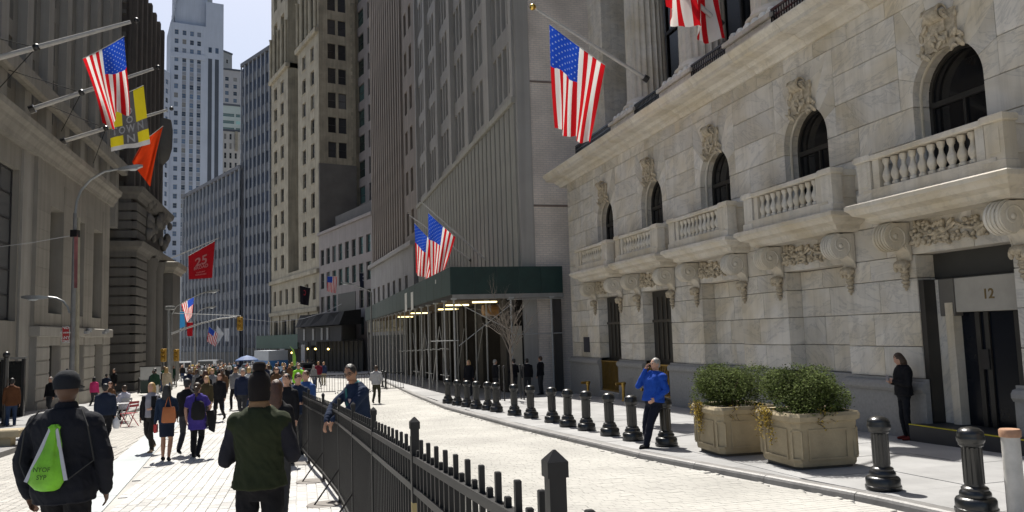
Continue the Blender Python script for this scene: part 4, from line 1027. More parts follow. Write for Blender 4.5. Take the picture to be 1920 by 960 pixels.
# ---- low barriers across the street further on
bar_m = MB()
for i in range(13): bar_m.box(-.9 + .15 * i - .012, -.9 + .15 * i + .012, -.012, .012, .12, 1.0)
bar_m.box(-.95, .95, -.02, .02, 1.0, 1.05).box(-.95, .95, -.02, .02, .1, .14)
for x in (-.93, .93): bar_m.box(x - .02, x + .02, -.3, .3, 0, .05)
bme = bar_m.mesh('barrier_frame', M_fen)
for i in range(3):
    s_ = 47 + .3 * i; n_ = 1.0 + 2.0 * i
    o = thing('crowd_barrier', 'low black crowd barrier across the street, %s from the left' % FORD[i].replace('nearest', 'first'), 'barrier', SN(s_, n_, gz(s_) + ROAD), A, 'low black barriers across the street')
    link('barrier_frame', bme, o)
# ================================================================== sidewalk shed
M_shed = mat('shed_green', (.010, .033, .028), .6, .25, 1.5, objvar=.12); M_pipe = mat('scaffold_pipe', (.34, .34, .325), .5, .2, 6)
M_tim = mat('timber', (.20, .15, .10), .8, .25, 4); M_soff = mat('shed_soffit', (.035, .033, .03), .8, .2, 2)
SH0, SH1, NA, NB = 36.0, 86.0, 6.75, 12.2
sh = sthing('sidewalk_shed', 'dark green sidewalk shed on scaffold pipes along the right sidewalk', 'scaffold', SH0, NA, 0)
zr0, zr1 = 4.12, 5.40
def shl(s, n, z): return (n - NA, s - SH0, z)
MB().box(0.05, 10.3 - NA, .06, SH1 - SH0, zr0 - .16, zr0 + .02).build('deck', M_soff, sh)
for i in range(5):
    a = (NB - NA) * i / 5; b = (NB - NA) * (i + 1) / 5 - .012
    MB().box(a, b, -.03, .03, zr0, zr1).build('green_panel', M_shed, sh)
for i in range(21):
    a = (SH1 - SH0) * i / 21; MB().box(-.03, .03, a + .035, a + (SH1 - SH0) / 21 - .0, zr0 - .012 * i * .6, zr1 - .012 * i * .4).build('green_panel', M_shed, sh)
MB().box(.05, NB - NA, -.06, .06, zr0 - .22, zr0 - .005).build('edge_beam', mat('beam_grey', (.22, .215, .20), .7, .2, 3), sh)
for s_ in [SH0 + .05 + 2.55 * i for i in range(20)]:
    for n_ in ((NA + .12, 9.6, 11.6) if s_ < 37 else (NA + .12, 9.0)):
        zg = gz(s_, 8); q = MB().tube([shl(s_, n_, zg), shl(s_, n_, zr0 - .22)], .046, 8); q.box(n_ - NA - .12, n_ - NA + .12, s_ - SH0 - .12, s_ - SH0 + .12, zr0 - .24, zr0 - .16).build('scaffold_post', M_pipe, sh)
    MB().bar(shl(s_, NA + .1, zr0 - .18), shl(s_, 10.1 if s_ > 37 else NB, zr0 - .18), .06, .10).build('cross_beam', M_tim, sh)
def pipe(a, b, nm='brace_pipe'): MB().tube([shl(*a), shl(*b)], .022, 6).build(nm, M_pipe, sh)
for i in range(9):
    s_ = SH0 + .05 + 2.55 * i; zg = gz(s_ + 1, 8)
    if i: pipe((s_, NA + .3, 2.2 + zg), (s_ + 2.55, NA + .3, 2.2 + zg), 'ledger_pipe')
    if i in (1, 3, 5): pipe((s_, NA + .3, .9 + zg), (s_ + 2.55, NA + .3, .85 + zg), 'ledger_pipe'); pipe((s_, NA + .3, zg + .2), (s_ + 2.55, NA + .3, 3.3 + zg))
    if i in (2, 4): pipe((s_, NA + .3, zg + 3.4), (s_ + 2.55, NA + .3, .3 + zg)); pipe((s_, 9.4, zg + 3.4), (s_ + 2.55, 9.4, .3 + zg))
zg = gz(SH0, 8)
pipe((SH0 - .02, NA + .3, 1.75), (SH0 - .02, NA + 2.85, zr0 - .5)); pipe((SH0 - .04, NA + .3, zr0 - .4), (SH0 - .04, 9.6, 2.35)); pipe((SH0 - .02, 9.6, 2.2), (SH0 - .02, NB, 2.2), 'ledger_pipe'); pipe((SH0 - .02, 9.4, 3.85), (SH0 - .02, NB, 3.85), 'ledger_pipe')
pipe((SH0 - .02, NA - 1.0, 2.0), (SH0 - .02, NA + .3, 2.0), 'ledger_pipe')
M_tubeL = mat('fluorescent', (.9, .8, .4), .4, 0, 1, emit=(1, .80, .36, 2.6))
for i, (s_, n_) in enumerate([(37.2, 8.6), (40.5, 7.9), (47, 8.6), (54, 7.9), (64, 8.2)]):
    MB().box(n_ - NA - .6, n_ - NA + .6, s_ - SH0 - .05, s_ - SH0 + .05, zr0 - .36, zr0 - .29).build('fluorescent_tube', M_tubeL, sh)
for s_, w_, h_ in ((48.5, .5, .75), (51.5, .4, .85)): MB().box(-.05, -.032, s_ - SH0, s_ - SH0 + 1.0, zr0 - .25, zr0 + h_ + .1).build('paper_notice', mat('notice_paper', (.55, .55, .52), .8, .15, 6), sh)
MB().box(-.04, -.031, 4.0, 4.2, zr1 - .5, zr1 - .3).build('small_sign', MATS['notice_paper'], sh)
# ground floor behind the shed: stone piers, door, and dark sheets as painted shade
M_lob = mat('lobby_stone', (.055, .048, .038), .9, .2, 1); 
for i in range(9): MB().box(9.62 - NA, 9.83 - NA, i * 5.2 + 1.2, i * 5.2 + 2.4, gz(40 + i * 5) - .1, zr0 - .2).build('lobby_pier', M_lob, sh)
MB().box(9.85 - NA, 9.93 - NA, 1.0, 49, -1.2, zr0 - .2).build('shade_sheet', mat('painted_lobby_shade', (.022, .019, .016), .95, .4, .6, spec=.05), sh)
MB().box(9.95 - NA, NB - NA, .70, .78, -1.2, zr0 - .2).build('shade_backing', MATS['painted_lobby_shade'], sh)  # dark panel added in front of the pale flank, painted as shade
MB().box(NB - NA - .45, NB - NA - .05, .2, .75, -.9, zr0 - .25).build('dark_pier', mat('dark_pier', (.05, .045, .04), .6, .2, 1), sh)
MB().box(9.75 - NA, 10.25 - NA, .60, .68, -.7, 2.6).build('steel_door', mat('steel_door', (.45, .42, .36), .35, .15, .8, metal=.5), sh)
MB().tube([(2.2, 3.2, 3.45), (3.4, 3.2, 3.45)], .3, 14).build('duct', mat('orange_duct', (.42, .22, .07), .5, .2, 2), sh)
# second shed further down on the yellow tower and the dark hoarding
def shed2(name, label, root_b, x0, x1, zlo, zhi, y, m, posts=True):
    o = thing(name, label, 'scaffold', root_b.matrix_world @ Vector((0, 0, 0)) if 0 else root_b.location.copy(), root_b.rotation_euler.z)
    k = max(3, int((x1 - x0) / 3))
    for i in range(k): MB().box(x0 + (x1 - x0) * i / k, x0 + (x1 - x0) * (i + 1) / k - .02, y, y + .08, zlo, zhi).build('hoarding_panel', m, o)
    MB().box(x0, x1, y + .1, -.6, zlo, zlo + .15).build('deck', M_soff, o)
    MB().box(x0, x1, -.75, -.62, 0, zlo).build('shade_panel', mat('painted_street_shade', (.02, .019, .018), .6, .3, .8, spec=.2), o)  # dark wall added under the deck, its colour standing in for shade
    for i in range(k * 2):
        x = x0 + .2 + (x1 - x0 - .4) * i / (k * 2 - 1)
        for yy in (y + .3, -.8): MB().tube([(x, yy, 0), (x, yy, zlo)], .05, 6).build('scaffold_post', mat('dark_pipe', (.10, .10, .10), .5, .2, 4), o)
    return o
M_shed2 = mat('shed_green_faded', (.035, .075, .055), .7, .2, .8, objvar=.1)
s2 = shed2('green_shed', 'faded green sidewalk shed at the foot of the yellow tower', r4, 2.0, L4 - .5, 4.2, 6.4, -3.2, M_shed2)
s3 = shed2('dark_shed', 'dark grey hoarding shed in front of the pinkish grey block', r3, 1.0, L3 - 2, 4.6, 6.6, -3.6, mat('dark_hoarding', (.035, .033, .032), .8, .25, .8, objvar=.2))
MB().loft([[(x, -3.9 - .9 * math.sin(math.pi * (x - 1) / (L3 - 3)), 6.7), (x, -1, 6.7), (x, -1, 8.6), (x, -3.2, 8.1 + .5 * math.sin(x))] for x in [1 + (L3 - 3) * i / 10 for i in range(11)]]).build('netting', mat('black_netting', (.012, .012, .012), .9, .3, 3), s3)
for i, x in enumerate((4.5, 9, 13, 15.5)): MB().box(x, x + .8, -3.72, -3.61, 4.8, 6.4).build('paper_notice', mat('grey_notice', (.30, .30, .29), .8, .15, 6), s3)
for i, (o, x, z, wd, hh) in enumerate(((s2, 9, 1.6, 1.6, 2.2), (s2, 20, 2.0, 2.8, 2.2), (s3, 2.5, 1.6, 2.0, 2.6))):
    MB().box(x, x + wd, -3.5, -3.42, z, z + hh).build('hanging_sign', mat('sign_grey', (.30, .29, .285), .8, .2, 2), o)
for i in range(6):
    o = s2 if i < 3 else s3; x = (6, 14, 23, 2, 6, 12)[i]
    MB().ell((x, -2.4, 3.55), (.14, .14, .12)).build('lamp_bulb', mat('bulb', (1, .8, .3), .4, 0, 1, emit=(1, .72, .2, 6)), o)
# ================================================================== flags
def cloth(name, build_col, tr=.45):
    if name in MATS: return MATS[name]
    m, N, L, b = nodes(name); col = build_col(N, L)
    b.inputs['Roughness'].default_value = .85; b.inputs['Specular IOR Level'].default_value = .15
    t = N.new('ShaderNodeBsdfTranslucent'); mx = N.new('ShaderNodeMixShader'); mx.inputs[0].default_value = tr
    L.new(col, b.inputs['Base Color']); L.new(col, t.inputs[0]); L.new(b.outputs[0], mx.inputs[1]); L.new(t.outputs[0], mx.inputs[2]); L.new(mx.outputs[0], N['Material Output'].inputs[0])
    MATS[name] = m; return m
def math_(N, L, op, a, b=None):
    n = N.new('ShaderNodeMath'); n.operation = op
    for i, v in enumerate((a, b)):
        if v is None: continue
        if isinstance(v, (int, float)): n.inputs[i].default_value = v
        else: L.new(v, n.inputs[i])
    return n.outputs[0]
def usa(N, L):
    uv = N.new('ShaderNodeUVMap'); sx = N.new('ShaderNodeSeparateXYZ'); L.new(uv.outputs[0], sx.inputs[0]); u, v = sx.outputs['X'], sx.outputs['Y']
    st = math_(N, L, 'MODULO', math_(N, L, 'FLOOR', math_(N, L, 'MULTIPLY', u, 13)), 2)
    mx = N.new('ShaderNodeMix'); mx.data_type = 'RGBA'; mx.inputs['A'].default_value = (.56, .012, .018, 1); mx.inputs['B'].default_value = (.78, .77, .74, 1); L.new(st, mx.inputs['Factor'])
    inc = math_(N, L, 'MULTIPLY', math_(N, L, 'LESS_THAN', u, 7 / 13), math_(N, L, 'LESS_THAN', v, .4))
    # 9 x 11 staggered stars
    a = math_(N, L, 'MULTIPLY', u, 13 / 7 * 10); b = math_(N, L, 'MULTIPLY', v, 12 / .4)
    ra = math_(N, L, 'ROUND', a); rb = math_(N, L, 'ROUND', b)
    par = math_(N, L, 'LESS_THAN', math_(N, L, 'MODULO', math_(N, L, 'ADD', ra, rb), 2), .5)
    da = math_(N, L, 'SUBTRACT', a, ra); db = math_(N, L, 'SUBTRACT', b, rb)
    dd = math_(N, L, 'ADD', math_(N, L, 'MULTIPLY', da, da), math_(N, L, 'MULTIPLY', db, db))
    star = math_(N, L, 'MULTIPLY', math_(N, L, 'LESS_THAN', dd, .06), par)
    blue = N.new('ShaderNodeMix'); blue.data_type = 'RGBA'; blue.inputs['A'].default_value = (.014, .06, .42, 1); blue.inputs['B'].default_value = (.22, .30, .55, 1); L.new(star, blue.inputs['Factor'])
    m2 = N.new('ShaderNodeMix'); m2.data_type = 'RGBA'; L.new(inc, m2.inputs['Factor']); L.new(mx.outputs['Result'], m2.inputs['A']); L.new(blue.outputs['Result'], m2.inputs['B'])
    return m2.outputs['Result']
def plain(c):
    def f(N, L):
        r_ = N.new('ShaderNodeRGB'); r_.outputs[0].default_value = (*c, 1); return r_.outputs[0]
    return f
def downtown(N, L):
    uv = N.new('ShaderNodeUVMap'); sx = N.new('ShaderNodeSeparateXYZ'); L.new(uv.outputs[0], sx.inputs[0]); u, v = sx.outputs['X'], sx.outputs['Y']
    def band(x, a, b): return math_(N, L, 'MULTIPLY', math_(N, L, 'GREATER_THAN', x, a), math_(N, L, 'LESS_THAN', x, b))
    cross = math_(N, L, 'MAXIMUM', band(u, .30, .66), band(v, .56, .74)); foot = math_(N, L, 'GREATER_THAN', v, .92)
    mx = N.new('ShaderNodeMix'); mx.data_type = 'RGBA'; mx.inputs['A'].default_value = (.55, .46, .02, 1); mx.inputs['B'].default_value = (.085, .085, .09, 1); L.new(cross, mx.inputs['Factor'])
    m2 = N.new('ShaderNodeMix'); m2.data_type = 'RGBA'; m2.inputs['B'].default_value = (.42, .42, .42, 1); L.new(foot, m2.inputs['Factor']); L.new(mx.outputs['Result'], m2.inputs['A']); return m2.outputs['Result']
M_usa = cloth('us_flag_cloth', usa, .5)
def flag(name, label, group, H0, H1, F0, F1, mtl, amp=.12, waves=2.2, ph=0, sag=.1, nu=26, nv=30, texts=(), tmat=None, twist=0):
    H0, H1, F0, F1 = map(Vector, (H0, H1, F0, F1)); nrm = (H1 - H0).cross(F0 - H0).normalized(); hw = (H1 - H0).length
    def S(u, v, off=0):
        p = (H0 * (1 - u) + H1 * u) * (1 - v) + (F0 * (1 - u) + F1 * u) * v
        d = amp * (v ** .7) * math.sin(2 * math.pi * (waves * u + .35 * v) + ph) + amp * .35 * v * math.sin(2 * math.pi * (waves * 2.3 * u - .5 * v) + ph * 2)
        return p + nrm * (d + off) + Vector((0, 0, -sag * math.sin(math.pi * u) * (.4 + .6 * v)))
    root = thing(name, label, 'flag', H0, 0, group)
    mb = MB(); uvs = []
    P = [[S(i / nu, j / nv) - H0 for i in range(nu + 1)] for j in range(nv + 1)]
    mb.grid(P); me = bpy.data.meshes.new('cloth'); me.from_pydata(mb.v, [], mb.f); me.materials.append(mtl)
    lay = me.uv_layers.new(name='UVMap')
    for l in me.loops:
        k = l.vertex_index; lay.data[l.index].uv = ((k % (nu + 1)) / nu, (k // (nu + 1)) / nv)
    me.polygons.foreach_set('use_smooth', [True] * len(me.polygons)); o = link('cloth', me, root)
    hm = MB().tube([S(i / 10, 0) - H0 for i in range(11)], .018, 5).build('hoist_band', mat('hoist_canvas', (.6, .6, .57), .8, .1, 5), root)
    side = 1 if (CAM - H0).dot(nrm) > 0 else -1
    for txt, u0, v0, sz, sx in texts:      # lettering laid on the cloth
        tm = text_mesh(txt, sz, .022 * sz, sx=sx)
        import bmesh as _b
        bm = _b.new(); bm.from_mesh(tm); _b.ops.triangulate(bm, faces=bm.faces); _b.ops.subdivide_edges(bm, edges=[e for e in bm.edges if e.calc_length() > .05], cuts=1); bm.to_mesh(tm); bm.free()
        for vv in tm.vertices:
            x, y = vv.co.x, vv.co.y; vv.co = S(min(1, max(0, 1 - (1 - u0) + (-x if FLIP[0] else x))), min(1, max(0, v0 - y)), side * .012) - H0
        tm.materials.append(tmat or mat('flag_lettering', (.62, .60, .66), .8, 0, 1)); link('lettering', tm, root)
    return root
FLIP = [True]
def pole(name, label, base, tip, r=.05, m=None, ball=None, group=None, knob=True):
    base = Vector(base); tip = Vector(tip); o = thing(name, label, 'flagpole', base, 0, group)
    MB().tube([(0, 0, 0), (tip - base) * .5, tip - base], [r * 1.1, r, r * .7], 10).build('shaft', m or M_polew, o, True)
    if knob: MB().ell(tip - base + (tip - base).normalized() * r * 2.2, (r * (1.9 if ball else 1.15),) * 3, seg=12, rings=8).build('finial', ball or M_iron, o, True)
    MB().tube([(0, 0, 0), (tip - base) * .04], r * 2.0, 10).build('socket', M_iron, o)
    return o
M_polew = mat('flagpole_white', (.42, .41, .39), .5, .15, 4); M_gold = mat('gilded', (.75, .5, .12), .25, .1, 3, metal=1)
# marble building flags
S_A = sn(at_n(1215, 150, 11.75))[0]
b_, t_ = at_n(1215, 150, 11.75), at_s(1005, 17, S_A)
pole('flagpole', 'long white flagpole with gold ball on the marble building, holding the fully visible flag', b_, t_, .06, ball=M_gold, group='flagpoles of the marble building')
flag('national_flag', 'large US flag hanging in front of the marble building, fully visible', 'US flags', at_s(1030, 45, S_A), at_s(1135, 122, S_A), at_s(1040, 240, S_A - .5), at_s(1104, 270, S_A - .2), M_usa, .16, 2.4, .6, .05)
S_B = 19.6
pole('flagpole', 'flagpole above the top edge of the frame on the marble building', SN(S_B, 11.75, 10.9), SN(S_B, 7.6, 14.2), .06, ball=M_gold, group='flagpoles of the marble building')
flag('national_flag', 'large US flag cut by the top edge of the frame, red and white lower half', 'US flags', at_s(1232, -170, S_B), at_s(1335, -95, S_B), at_s(1243, 18, S_B - .4), at_s(1350, 84, S_B), M_usa, .28, 2.1, 2.2, .1)
# pair above the shed
for i, (s_, tip, base, q) in enumerate(((44.0, (790, 379), (925, 500), ((803, 399), (854, 444), (806, 522), (832, 510))), (48.0, (768, 404), (885, 490), ((777, 418), (822, 464), (779, 512), (806, 524))))):
    pole('flagpole', ('right' if i == 0 else 'left') + ' flagpole of the pair slanting out above the green shed', at_s(*base, s_), at_s(*tip, s_), .045, group='flagpoles above the green shed')
    flag('national_flag', ('right hand' if i == 0 else 'left hand') + ' US flag of the pair above the green shed', 'US flags', *[at_s(*p, s_ - (.3 if k > 1 else 0)) for k, p in enumerate(q)], M_usa, .20, 1.6, 1.0 + 2 * i, .05)
# left building poles
LP = [((-60, 124), (245, 41)), ((55, 206), (288, 129)), ((115, 266), (314, 206))]
nm = ['upper', 'middle', 'lower']; SP = []
for i, (b, t) in enumerate(LP):
    s_ = sn(at_n(*b, -12.3))[0]; SP.append(s_)
    pole('flagpole', '%s long white flagpole slanting out from the left bank' % nm[i], at_n(*b, -12.3), at_s(*t, s_), .10, group='white flagpoles of the left bank')
    mid = at_s(b[0] + (t[0] - b[0]) * .42, b[1] + (t[1] - b[1]) * .42, s_)
    g = thing('guy_wire', 'black guy wire holding the %s white flagpole' % nm[i], 'wire', mid, 0, 'guy wires of the left flagpoles')
    for tgt in (at_n(b[0] - 40, b[1] - 75, -13.5), at_n(b[0] + 60, b[1] + 40, -12.2)): MB().tube([(0, 0, 0), tgt - mid], .02, 5).build('wire', mat('wire_dark', (.03, .03, .03), .9, .1, 3, spec=.1), g)
    MB().ell((0, 0, 0), (.16, .16, .16)).build('clamp', M_iron, g)
flag('national_flag', 'large US flag hanging from the upper pole of the left bank', 'US flags', at_s(233, 68, SP[0]), at_s(155, 110, SP[0]), at_s(240, 206, SP[0] - .5), at_s(197, 236, SP[0]), M_usa, .42, 1.3, 2.6, .1)
FLIP[0] = True
M_dt = cloth('downtown_cloth', downtown, .25)
flag('district_flag', 'yellow and grey flag reading DOWNTOWN on the middle pole', None, at_s(269, 160, SP[1]), at_s(203, 190, SP[1]), at_s(282, 270, SP[1]), at_s(208, 284, SP[1]), M_dt, .10, 1.2, .4, .02,
     texts=(('T', .87, .65, .20, 1.2), ('O', .68, .65, .19, 1.1), ('W', .46, .65, .20, 1.0), ('N', .20, .65, .20, 1.2), ('D', .47, .34, .18, 1.4), ('O', .47, .49, .17, 1.3), ('N', .47, .83, .20, 1.4)), tmat=cloth('letter_cloth', plain((.80, .80, .80)), .5))
flag('orange_flag', 'plain orange flag drooping from the lower pole of the left bank', None, at_s(306, 236, SP[2]), at_s(272, 262, SP[2]), at_s(281, 350, SP[2]), at_s(247, 303, SP[2]), cloth('orange_cloth', plain((.52, .045, .010)), .3), .34, 1.1, .9, .02)
# red banner and the smaller flags down the street
sR = 84
pole('flagpole', 'slanted pole carrying the red banner past the carved corner', at_s(312, 488, sR), at_s(411, 446, sR), .05)
flag('red_banner', 'red square banner reading 25 BROAD over the street', None, at_s(403, 452, sR), at_s(353, 480, sR), at_s(398, 521, sR), at_s(354, 524, sR), cloth('red_cloth', plain((.20, .006, .010)), .25), .05, 1, .5, .0,
     texts=(('25', .5, .42, .40, 1.25), ('BROAD', .5, .62, .15, 1.15), ('LUXURY', .5, .78, .06, 1.6), ('RESIDENCES', .5, .86, .06, 1.4)), tmat=cloth('banner_letter_cloth', plain((.62, .42, .42)), .4))
sF = 100
for nm_, lb, q, m, a in (('national_flag', 'small bright US flag beside the blue banner far down the left side', ((364, 556), (340, 570), (360, 592), (350, 606)), M_usa, .12),
                         ('blue_banner', 'plain light blue banner behind the signal mast', ((346, 584), (323, 584), (347, 612), (323, 620)), cloth('blue_cloth', plain((.03, .17, .36)), .3), .04),
                         ('red_pennant', 'small dark red banner hanging below the small flag', ((362, 604), (350, 604), (361, 630), (351, 630)), cloth('red_cloth', plain((.3, .01, .01)), .3), .04)):
    flag(nm_, lb, 'US flags' if m is M_usa else None, *[at_s(*p, sF) for p in q], m, a, 1.5, .5, .02, nu=16, nv=16)
for nm_, lb, q, m in (('national_flag', 'shaded US flag at the far right bend near the white flag', ((392, 612), (412, 628), (388, 640), (404, 650)), M_usa),
                      ('white_flag', 'white diamond shaped flag near the far bend', ((407, 610), (420, 626), (404, 650), (412, 640)), cloth('white_cloth', plain((.55, .56, .58)), .3)),
                      ('white_banner', 'narrow white banner on the glass slab', ((421, 616), (430, 616), (421, 640), (430, 640)), cloth('white_cloth', plain((.55, .56, .58)), .3)),
                      ('national_flag', 'shaded US flag on the pinkish grey block beside the entrance', ((614, 518), (632, 518), (613, 546), (630, 550)), M_usa),
                      ('dark_banner', 'dark navy banner reading RC on the pinkish grey block', ((674, 512), (694, 512), (675, 541), (695, 543)), cloth('navy_cloth', plain((.012, .015, .03)), .15)),
                      ('dark_banner', 'black banner with red emblem on the yellow tower', ((562, 535), (582, 540), (563, 570), (579, 573)), cloth('black_cloth', plain((.012, .010, .014)), .15))):
    d_ = 150 if q[0][0] < 440 else (103 if q[0][0] > 600 else 118)
    fl = flag(nm_, lb, 'US flags' if m is M_usa else None, *[at_d(*p, d_) for p in q], m, .08, 1.3, .5, .02, nu=14, nv=14,
         texts=((('RC', .5, .35, .42, .8),) if 'RC' in lb else (('C', .5, .35, .4, .8),) if 'emblem' in lb else ()), tmat=mat('rc_letters', (.40, .42, .46), .8, 0, 1) if 'RC' in lb else mat('red_letters', (.3, .01, .02), .8, 0, 1))
# ================================================================== lamps, signals
M_lp = mat('lamp_steel', (.30, .31, .31), .4, .12, 5, metal=.5); M_lpd = mat('pole_grey', (.20, .20, .195), .5, .2, 4); M_lens = mat('lamp_lens', (.55, .58, .6), .3, .05, 3)
def head(o, p, dirv, sc=1):
    d = Vector(dirv).normalized(); p = Vector(p); mb = MB()
    mb.loft([[p + d * a * sc + Vector((0, 0, z0 * sc)) + d.cross(Vector((0, 0, 1))) * w_ * sc * sg for sg, z0 in ((-1, -h), (1, -h), (1, h * .7), (-1, h * .7))] for a, w_, h in ((0, .05, .05), (.25, .13, .09), (.75, .15, .09), (.95, .08, .04))])
    mb.build('lamp_head', M_lp, o, True); MB().ell(p + d * .55 * sc + Vector((0, 0, -.09 * sc)), (.22 * sc, .13 * sc, .07 * sc)).build('lamp_lens', M_lens, o, True)
def rel(px, s, base): return at_s(*px, s) - base
sLm = 37.5
base = at_s(136, 640, sLm); base.z = gz(sLm)
lm = thing('street_lamp', 'tall grey lamp post with upper arm and lower arm lamps before the left bank', 'street lamp', base)
tp = rel((141, 400), sLm, base)
MB().tube([(0, 0, 0), (0, 0, .9), (tp.x * .5, tp.y * .5, tp.z * .5), tp], [.16, .11, .10, .08], 10).build('pole', M_lpd, lm, True)
arm = [rel(p, sLm, base) for p in ((141, 402), (144, 378), (152, 357), (170, 337), (195, 322), (222, 317))]
MB().tube(arm, [.05] * 5 + [.04], 8).build('upper_arm', M_lp, lm, True); head(lm, arm[-1], rel((258, 312), sLm, base) - arm[-1], 1.05)
arm = [rel(p, sLm, base) for p in ((131, 587), (127, 576), (119, 565), (106, 559), (90, 557))]
MB().tube(arm, .045, 8).build('lower_arm', M_lp, lm, True); head(lm, arm[-1], rel((55, 557), sLm, base) - arm[-1], 1.05)
bn = [rel(p, sLm - .1, base) for p in ((139, 436), (146, 440), (145, 540), (139, 540))]
MB().add(bn, [(0, 1, 2, 3)]).build('banner', mat('pole_banner', (.28, .10, .10), .8, .5, 1.2), lm)
MB().box(-.14, .14, -.14, .14, rel((136, 438), sLm, base).z - .15, rel((136, 438), sLm, base).z + .15).build('banner_bracket', M_iron, lm)
b2 = at_s(146, 640, sLm + 1.5); b2.z = gz(sLm)
p2_ = thing('slim_pole', 'slim beige pole standing just right of the tall lamp post', 'pole', b2)
tp = at_s(147, 408, sLm + 1.5) - b2; MB().tube([(0, 0, 0), tp * .5, tp], [.10, .09, .08], 10).build('shaft', mat('beige_pole', (.36, .33, .25), .6, .15, 4), p2_, True)
MB().lathe([(.16, 0), (.16, .1), (.11, .16)], 12).build('pole_foot', M_lpd, p2_)
sg = thing('street_sign', 'red no standing sign on the tall lamp post', 'sign', at_s(123, 627, sLm - .25))
q = [at_s(*p, sLm - .25) - at_s(123, 627, sLm - .25) for p in ((117, 614), (129, 614), (129, 641), (117, 641))]
MB().loft([q, [v + Vector((0, .02, 0)) for v in q]]).build('sign_plate', mat('sign_red', (.42, .02, .02), .5, .1, 3), sg)
for z, t in ((.28, 'NO'), (.07, 'STANDING'), (-.14, 'ANY'), (-.3, 'TIME')):
    tm = text_mesh(t, .17 if len(t) < 5 else .085, .004); tm.materials.append(mat('sign_white', (.7, .7, .68), .6, 0, 1)); to = link('lettering', tm, sg, (0, -.012, z)); to.rotation_euler = (R(90), 0, R(8))
# signal mast
sS = 62.0; base = at_s(318, 640, sS); base.z = gz(sS) + ROAD
sm = thing('signal_mast', 'grey traffic signal mast with long curved arm over the street', 'traffic signal', base)
tp = rel((316, 580), sS, base); MB().tube([(0, 0, 0), tp], [.16, .12], 10).build('pole', M_lp, sm, True)
arm = [rel(p, sS, base) for p in ((321, 626), (345, 617), (375, 607), (410, 598), (452, 593))]; MB().tube(arm, [.07, .06, .055, .05, .04], 8).build('arm', M_lp, sm, True)
MB().tube([rel((318, 587), sS, base), rel((450, 592), sS, base)], .02, 6).build('tie_rod', M_lp, sm)
M_sig = mat('signal_yellow', (.38, .22, .03), .5, .2, 5)
def signal(o, c, rz=0):
    c = Vector(c); k = MB().box(c.x - .17, c.x + .17, c.y - .15, c.y + .15, c.z - .5, c.z + .5, bev=.04).build('signal_head', M_sig, o)
    for z, col in ((.32, 'red_lens'), (0, 'amber_lens'), (-.32, 'green_lens')):
        MB().ell((c.x, c.y - .16, c.z + z), (.11, .05, .11)).build('signal_lens', mat(col, {'red_lens': (.1, .01, .01), 'amber_lens': (.15, .07, .01), 'green_lens': (.01, .10, .06)}[col], .3, 0, 1), k, True)
        MB().tube([(c.x, c.y - .15, c.z + z + .04), (c.x, c.y - .34, c.z + z + .06)], .13, 8).build('visor', M_sig, k)
signal(sm, rel((450, 607), sS, base))
MB().box(-.25, .25, -.25, .25, tp.z - .05, tp.z + .25, bev=.05).build('mast_cap', M_lp, sm)
for i, (px, py, s_, lb) in enumerate(((307, 666, 66, 'yellow traffic signal low on a post left of the mast'), (331, 666, 72, 'yellow traffic signal low on a post right of the mast'))):
    b = at_s(px, py, s_); o = thing('traffic_signal', lb, 'traffic signal', (b.x, b.y, gz(s_) + ROAD), 0, 'low yellow traffic signals'); MB().tube([(0, 0, 0), (0, 0, b.z - gz(s_) + .3)], .06, 8).build('post', M_lpd, o); signal(o, (0, 0, b.z - gz(s_) - ROAD))
def armlamp(lb, s_, basepx, pts, hd, group='far street lamps'):
    b = at_s(*basepx, s_); b.z = gz(s_) + ROAD; o = thing('street_lamp', lb, 'street lamp', b, 0, group); a = [at_s(*p, s_) - b for p in pts]
    MB().tube([(0, 0, 0), a[0]], [.11, .08], 8).build('pole', M_lpd, o, True); MB().tube(a, .05, 6).build('arm', M_lp, o, True); head(o, a[-1], at_s(*hd, s_) - b - a[-1], 1.1)
armlamp('far lamp with long curved arm above the signal mast', 66, (322, 640), ((322, 590), (330, 575), (350, 562), (375, 551), (385, 548)), (402, 545))
armlamp('smaller far lamp arm below the long curved one', 90, (366, 640), ((366, 600), (368, 590), (376, 581), (386, 577)), (399, 575))
armlamp('lamp reaching left over the street near the dark hoarding', 76, (696, 640), ((696, 548), (690, 544), (670, 537), (660, 533)), (638, 529))
# cables
for lb, pts in (('pale cable sagging from the glass slab to the dark hoarding', [at_d(440, 596, 110), at_d(520, 604, 108), at_d(570, 597, 106), at_d(610, 585, 104), at_d(640, 570, 102)]),
                ('thin wire from the left edge to the tall lamp post', [at_s(-20, 465, 36.5), at_s(60, 455, 37), at_s(132, 442, 37.5)])):
    o = thing('cable', lb, 'cable', pts[0]); MB().tube([p - pts[0] for p in pts], .035 if 'pale' in lb else .015, 5).build('strand', mat('cable_grey', (.35, .35, .35), .6, .1, 3), o)
